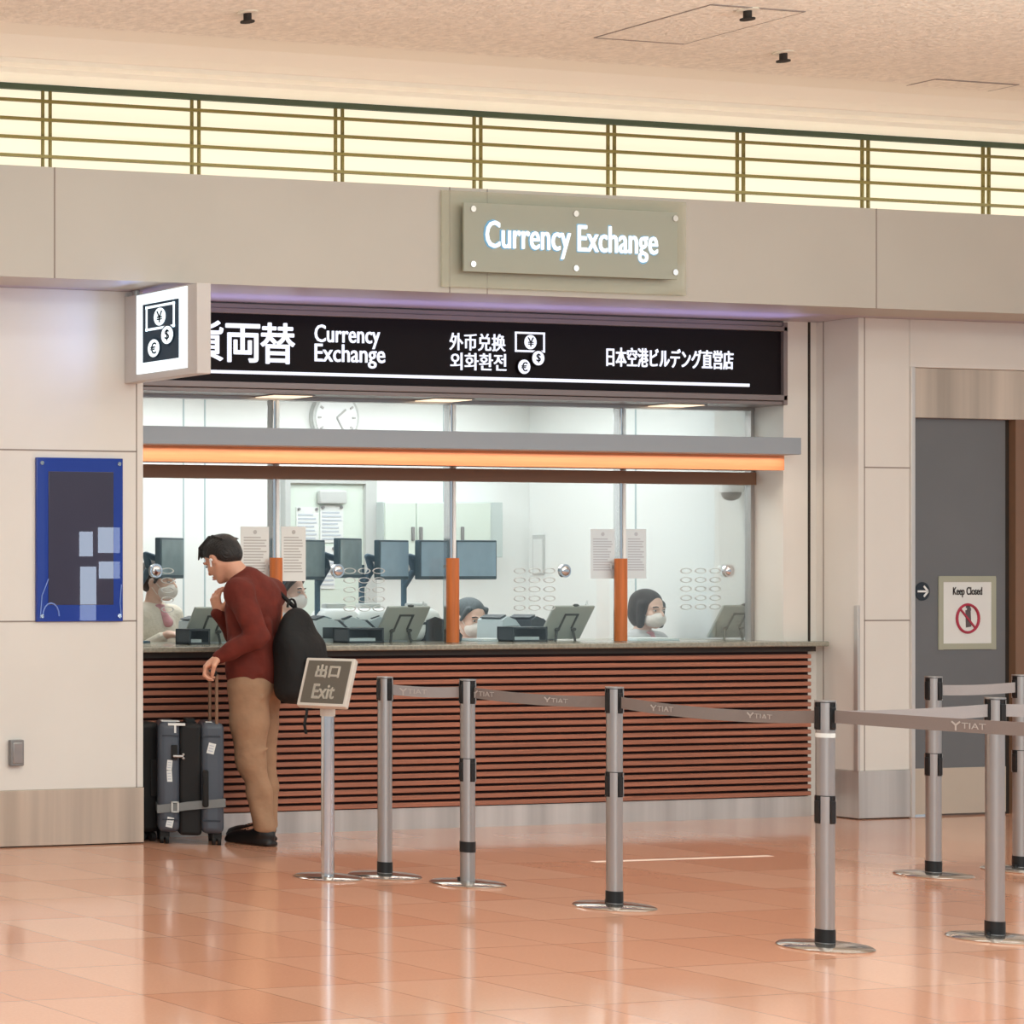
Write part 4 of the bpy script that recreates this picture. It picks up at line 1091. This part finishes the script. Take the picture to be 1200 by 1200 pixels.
# backpack worn on his back
bk = -f_; bc = np.array((.0, 0, 0)) + bk * .185
t = thing('backpack', 'black backpack with dangling strap worn by the person in rust sweater', 'backpack', (mx, my, 0), -gam)
R = RB
s = Sdf()
c0 = np.array((.055, .075, 1.03)) + bk * .2
s.box(c0 + (0, 0, -.075), (.085, .15, .185), .075, R, .03).ell(c0 - bk * .02 + (0, 0, .09), (.07, .13, .165), R, .06).ell(c0 + bk * .03 + (0, 0, -.08), (.09, .13, .17), R, .04)
sobj('main_bag', s, .0075, 'packm', t)
s = Sdf(); s.box(c0 + bk * .115 + (0, 0, -.11), (.03, .105, .10), .028, R, .02); sobj('front_pocket', s, .0075, 'packm', t)
top = c0 - bk * .05 + np.array((0, 0, .255))
MB().tube([top + l_ * .035 * math.cos(a) + np.array((0, 0, .045 * math.sin(a))) for a in np.linspace(0, PI, 9)], .006, n=8).obj('top_handle', 'packm', t)
for sgn, S0 in ((-1, S_R),):
    p0 = c0 - bk * .045 + l_ * sgn * .07 + np.array((0, 0, .22)); p1 = np.array((-.03, 0, 1.455)) + l_ * sgn * .105; p2 = f_ * .112 + l_ * sgn * .13 + np.array((0, 0, 1.28)); p3 = f_ * .10 + l_ * sgn * .16 + np.array((0, 0, 1.1)); p4 = c0 - bk * .05 + l_ * sgn * .14 + np.array((0, 0, -.18))
    MB().tube([p0, p1, f_ * .09 + l_ * sgn * .11 + np.array((0, 0, 1.39)), p2, p3, l_ * sgn * .185 + np.array((0, 0, 1.0)), p4], .011, n=8).obj('shoulder_strap', 'packm', t)
p = c0 + np.array((.02, -.06, -.22))
MB().ribbon([p, p + np.array((.012, 0, -.08)), p + np.array((.0, -.01, -.15)), p + np.array((.008, 0, -.2))], (1, .3, 0), .014, .004).obj('dangling_strap', 'packm', t)

# suitcase
sx, sy = onZ(224, 990.5); sx, sy = sx, sy
t = thing('suitcase', 'slate grey hard suitcase with black middle and white stickers held by person in rust sweater', 'suitcase', (sx, sy, 0), -gam + math.radians(6))
D = .30; W = .165; Z0, Z1 = .05, .665
MB().box(-W, -.055, 0, D, Z0 + .012, Z1, bev=.035, seg=4).obj('left_shell', 'case', t)
MB().box(.05, W, 0, D, Z0 + .012, Z1, bev=.035, seg=4).obj('right_shell', 'case', t)
MB().box(-.06, .055, .012, D - .012, Z0, Z1 - .012, bev=.02, seg=3).obj('middle_gusset', 'caseblack', t)
for x0, x1 in ((-W + .02, -.06), (.055, W - .02)):
    for z in (Z0 + .085, Z1 - .075): MB().box(x0, x1, -.003, .004, z - .004, z + .004).obj('shell_groove', 'caseedge', t)
for x in (-W + .035, W - .035):
    for y in (.05, D - .05):
        w = MB().cyl((x - .022, y, .026), (x - .006, y, .026), .026, n=20).cyl((x + .006, y, .026), (x + .022, y, .026), .026, n=20).obj('wheel', 'rubber', t)
        MB().box(x - .025, x + .025, y - .022, y + .022, .03, Z0 + .025, bev=.006).obj('wheel_housing', 'caseblack', w)
MB().box(.055, .085, -.028, -.006, Z0 + .16, Z0 + .36, bev=.009).obj('side_handle', 'caseblack', t)
lk = MB().box(-.1, -.068, -.01, .004, Z0 + .41, Z0 + .49, bev=.003).obj('lock', 'caseblack', t)
MB().cyl((-.09, -.014, Z0 + .43), (-.04, -.014, Z0 + .43), .008, n=10).sphere((-.04, -.014, Z0 + .44), .008, n=10).sphere((-.04, -.014, Z0 + .42), .008, n=10).obj('zip_pull', 'alu', lk)
st = MB().ribbon([(-W - .003, .2, .205), (-W - .003, -.004, .19), (-.055, -.006, .205), (-.02, -.005, .212), (W + .004, -.004, .235), (W + .004, .2, .22)], (0, 0, 1), .045, .004).obj('luggage_strap', 'strap', t)
mb = MB().box(-.1, -.092, -.014, -.006, .175, .235).box(-.07, -.062, -.014, -.006, .175, .235).box(-.1, -.062, -.014, -.006, .175, .182).box(-.1, -.062, -.014, -.006, .228, .235); mb.obj('buckle', 'lightgrey', st)
def stick(x, z, w, h, r, y=-.0015):
    mb = MB().box(-w / 2, w / 2, y - .0005, y + .001, -h / 2, h / 2, mtx=Matrix.Translation((x, 0, z)) @ Matrix.Rotation(r, 4, 'Y')); o = mb.obj('sticker', 'paper', t)
    q = MB()
    for k in (-.25, 0, .25): q.box(-w * .35, w * .3, y - .0012, y - .0004, h * k - .003, h * k + .003, mtx=Matrix.Translation((x, 0, z)) @ Matrix.Rotation(r, 4, 'Y'))
    q.obj('print', 'inkl', o)
stick(-.108, .43, .026, .055, .08); stick(-.108, .37, .026, .06, -.05); stick(-.106, .12, .034, .055, .2); stick(.1, .525, .036, .058, .22)
MB().box(-W + .02, -.055, .03, .12, Z1 - .001, Z1 + .002).box(-.115, -.03, -.004, .03, Z1 - .02, Z1 - .008).box(-.085, -.075, -.005, 0, Z1 - .06, Z1 - .02).obj('baggage_tag', 'paper', t)
MB().box(.075, .105, .02, .06, Z1 - .001, Z1 + .002).obj('baggage_tag', 'paper', t)
MB().box(-.02, .03, .1, .25, Z1 - .02, Z1 + .012, bev=.006).obj('top_handle', 'caseblack', t)
mb = MB()
for y, x in ((.02, .128), (.15, .106)): mb.cyl((x, y, Z1 - .05), (x, y, .925), .0085, n=12)
mb.obj('telescopic_rods', 'brown', t)
MB().box(.1, .13, .0, .17, .915, .945, bev=.01).obj('grip', 'caseblack', t)
# second, black suitcase beside the wall end
ca, sa = math.cos(gam), math.sin(gam)
t = thing('suitcase', 'black soft suitcase in shadow half hidden by the left wall end', 'suitcase', (XL + .085, YW + .045, 0), -.2)
MB().box(-.07, .05, 0, .15, .05, .655, bev=.03, seg=3).obj('shell', 'caseblack', t)
for x in (-.04, .02):
    for y in (.035, .115):
        MB().cyl((x - .012, y, .025), (x + .012, y, .025), .025, n=16).obj('wheel', 'rubber', t)
MB().box(-.01, .03, -.01, .0, .25, .45, bev=.004).obj('side_handle', 'rubber', t)

# ---------- clerks
def clerk(u, vchin, Y, yaw, lb, hair='hairb', style='bob', cloth='cream', tilt=0, h=.0075, hands=False):
    x, zc = onY(u, vchin, Y)
    t = thing('person', lb, 'person', (x, Y, 0), 0)
    F = np.array((math.sin(yaw), -math.cos(yaw), 0)); RT = frame((.15, -1, 0)); ft, lt = RT[:, 0], RT[:, 1]
    RHd = frame(F * math.cos(tilt) + np.array((0, 0, -math.sin(tilt))))
    sc = .96
    C = np.array((0, 0, zc + .118))
    s = Sdf(); g = head(s, C, RHd)
    nb = C + np.array((0, 0, -.165)) - ft * .05
    sh = nb[2] + .0
    s.cap(g(-.02, 0, -.06), nb, .047, .05, .02)
    A = lambda f, l, z: ft * f + lt * l + np.array((0, 0, z)) + np.array((nb[0], nb[1], 0))
    seat = sh - .52
    s.ell(A(0, 0, sh - .14), (.09, .14, .16), RT, .04).ell(A(0, 0, sh - .34), (.08, .125, .16), RT, .04).ell(A(0, 0, seat + .02), (.1, .15, .1), RT, .04)
    arms = []
    for q in (-1, 1):
        a, b, c = A(0, q * .15, sh - .05), A(.02, q * (.21 if hands else .18), sh - .31), (A(.24, q * .12, max(sh - .36, DZ + .045)) if hands else A(.05, q * .15, sh - .5)); arms.append((a, b, c))
        s.chain([A(0, 0, sh - .02), a, b, c], [.045, .045, .034, .024], .03)
        hand(s, c, ft if hands else ft * .5 + np.array((0, 0, -.86)), (0, 0, -1) if hands else -lt * q, -q, (.25, .3, .2), .3, .9)
        kz = min(seat, .62); kn = A(.36, q * .09, seat - .02); an = A(.34, q * .09, .06)
        s.chain([A(0, q * .09, seat), kn, an, an + ft * .12 + np.array((0, 0, -.03))], [.08, .055, .038, .028], .03)
    sobj('body', s, h, 'skinp', t)
    eyes(t, g, RHd)
    # hair
    s = Sdf()
    s.ell(g(-.025, 0, .042), (.099, .084, .087), RHd, .01)
    if style == 'bob':
        s.ell(g(-.035, 0, -.03), (.088, .09, .105), RHd, .03)
        for q in (-1, 1): s.cap(g(.02, q * .074, .03), g(.02, q * .08, -.105), .026, .02, .02)
        s.ell(g(.085, 0, -.05), (.085, .06, .1), RHd, .01, True); s.ell(g(.105, .01, .02), (.062, .066, .066), RHd, .012, True)
    else:
        s.ell(g(-.05, 0, .0), (.066, .076, .08), RHd, .02)
        if style == 'bun': s.ell(g(-.10, 0, .06), (.045, .045, .045), RHd, .01)
        for q in (-1, 1): s.cap(g(.05, q * .06, .065), g(.015, q * .078, -.01), .016, .010, .01)
        s.ell(g(.095, 0, -.03), (.085, .11, .098), RHd, .01, True)
        s.ell(g(-.03, 0, -.17), (.1, .12, .1), RHd, .01, True)
    sobj('hair', s, .006, hair, t)
    # face mask
    s = Sdf()
    s.ell(g(.052, 0, -.062), (.060, .064, .056), RHd, .01).ell(g(.098, 0, -.055), (.018, .026, .036), RHd, .02)
    s.ell(g(.0, 0, -.062), (.06, .052, .06), RHd, .01, True)
    m_ = sobj('face_mask', s, .005, 'mask', t)
    mb = MB()
    for q in (-1, 1): mb.tube([g(.045, q * .066, -.04), g(0, q * .082, .012), g(-.024, q * .078, -.015), g(.03, q * .066, -.085)], .002, n=6)
    mb.obj('ear_loop', 'mask', m_)
    # clothing
    s = Sdf()
    s.ell(A(0, 0, sh - .13), (.108, .165, .16), RT, .05).ell(A(.005, 0, sh - .33), (.1, .15, .18), RT, .05)
    for a, b, c in arms: s.chain([A(0, 0, sh - .02), a, b, b * .15 + c * .85], [.058, .06, .05, .036], .04)
    s.cap(nb + np.array((0, 0, .05)), nb + np.array((0, 0, .3)), .052, .052, .005, True)
    sobj('jacket' if cloth != 'cream' else 'cardigan', s, .009, cloth, t)
    s = Sdf(); s.ell(A(.01, 0, sh + .005), (.066, .07, .026), RT, .01).cap(A(.06, 0, sh - .01), A(.115, .01, sh - .09), .022, .03, .02)
    s.cap(nb, nb + np.array((0, 0, .2)), .046, .046, .005, True)
    sobj('scarf', s, .006, 'pink', t)
    s = Sdf(); s.ell(A(0, 0, seat + .03), (.115, .165, .12), RT, .04)
    for q in (-1, 1): s.chain([A(0, q * .08, seat), A(.34, q * .085, seat - .02), A(.36, q * .085, seat - .1)], [.1, .075, .07], .05)
    sobj('skirt', s, .012, 'trouser', t)
    return t
clerk(186, 703, YG + .78, .45, 'person with white mask and cream cardigan seated at far left window', 'hairb', 'bun', 'cream', .05, hands=True)
clerk(338, 714, YG + .8, .45, 'person with mask half hidden behind first orange post and backpack', 'hairb', 'up', 'greyblouse', .1)
clerk(552, 746, YG + .78, -.15, 'person with ash hair and large mask looking down beside middle post', 'hairg', 'up', 'greyblouse', .16)
clerk(760, 735, YG + .69, .0, 'person with dark bob hair and white mask at the right window', 'hairb', 'bob', 'greyblouse', .08)

# ================================================================== LIGHT
def area(name, loc, size, power, col, rot=(0, 0, 0)):
    l = bpy.data.lights.new(name, 'AREA'); l.shape = 'RECTANGLE'; l.size, l.size_y = size; l.energy = power; l.color = col
    o = bpy.data.objects.new(name, l); COL.objects.link(o); o.location = loc; o.rotation_euler = rot; return o
warm = (.84, .97, 1)
area('hall_light', (6, 4.3, 3.9), (9, 3), 140, warm)
area('hall_light', (12, 4.6, 3.9), (9, 3), 140, warm)
area('hall_light', (2.5, -2, 3.2), (6, 3), 160, warm, (math.radians(68), 0, math.radians(-32)))
area('hall_light', (8.5, 8.6, 4.0), (9, .35), 30, warm)
area('cove_light', (9.5, YH - .06, 3.63), (12, .06), 17, (.92, 1, .95), (math.radians(180 - 35), 0, 0))
area('ceiling_fill', (8.5, 5.2, 2.7), (13, 2.4), 370, (.8, .99, 1), (PI, 0, 0))  # unseen fill hung in mid-air, added to brighten the ceiling
for x in (9.0, 11.2): area('office_light', (x, 12.0, 2.72), (2.0, 1.2), 40, (.955, .985, 1))
area('canopy_light', (10, 10.67, 2.17), (4.6, .04), 7, (1, .86, .7))
area('sign_wash', (9.9, YI - .22, 2.9), (4.6, .1), 3.0, (.5, .48, 1), (PI, 0, 0))
area('sign_glow', (7.45, 10.15, 2.75), (.4, .4), 1.3, (.3, .48, 1), (0, math.radians(90), 0))
w = bpy.data.worlds.new('world'); bpy.context.scene.world = w; w.use_nodes = True
w.node_tree.nodes['Background'].inputs[0].default_value = (.83, .98, 1.06, 1); w.node_tree.nodes['Background'].inputs[1].default_value = .60
sc = bpy.context.scene
sc.view_settings.view_transform = 'Standard'; sc.view_settings.look = 'None'; sc.view_settings.exposure = 0; sc.view_settings.gamma = 1
sc.cycles.max_bounces = 8; sc.cycles.transparent_max_bounces = 12; sc.cycles.use_denoising = True
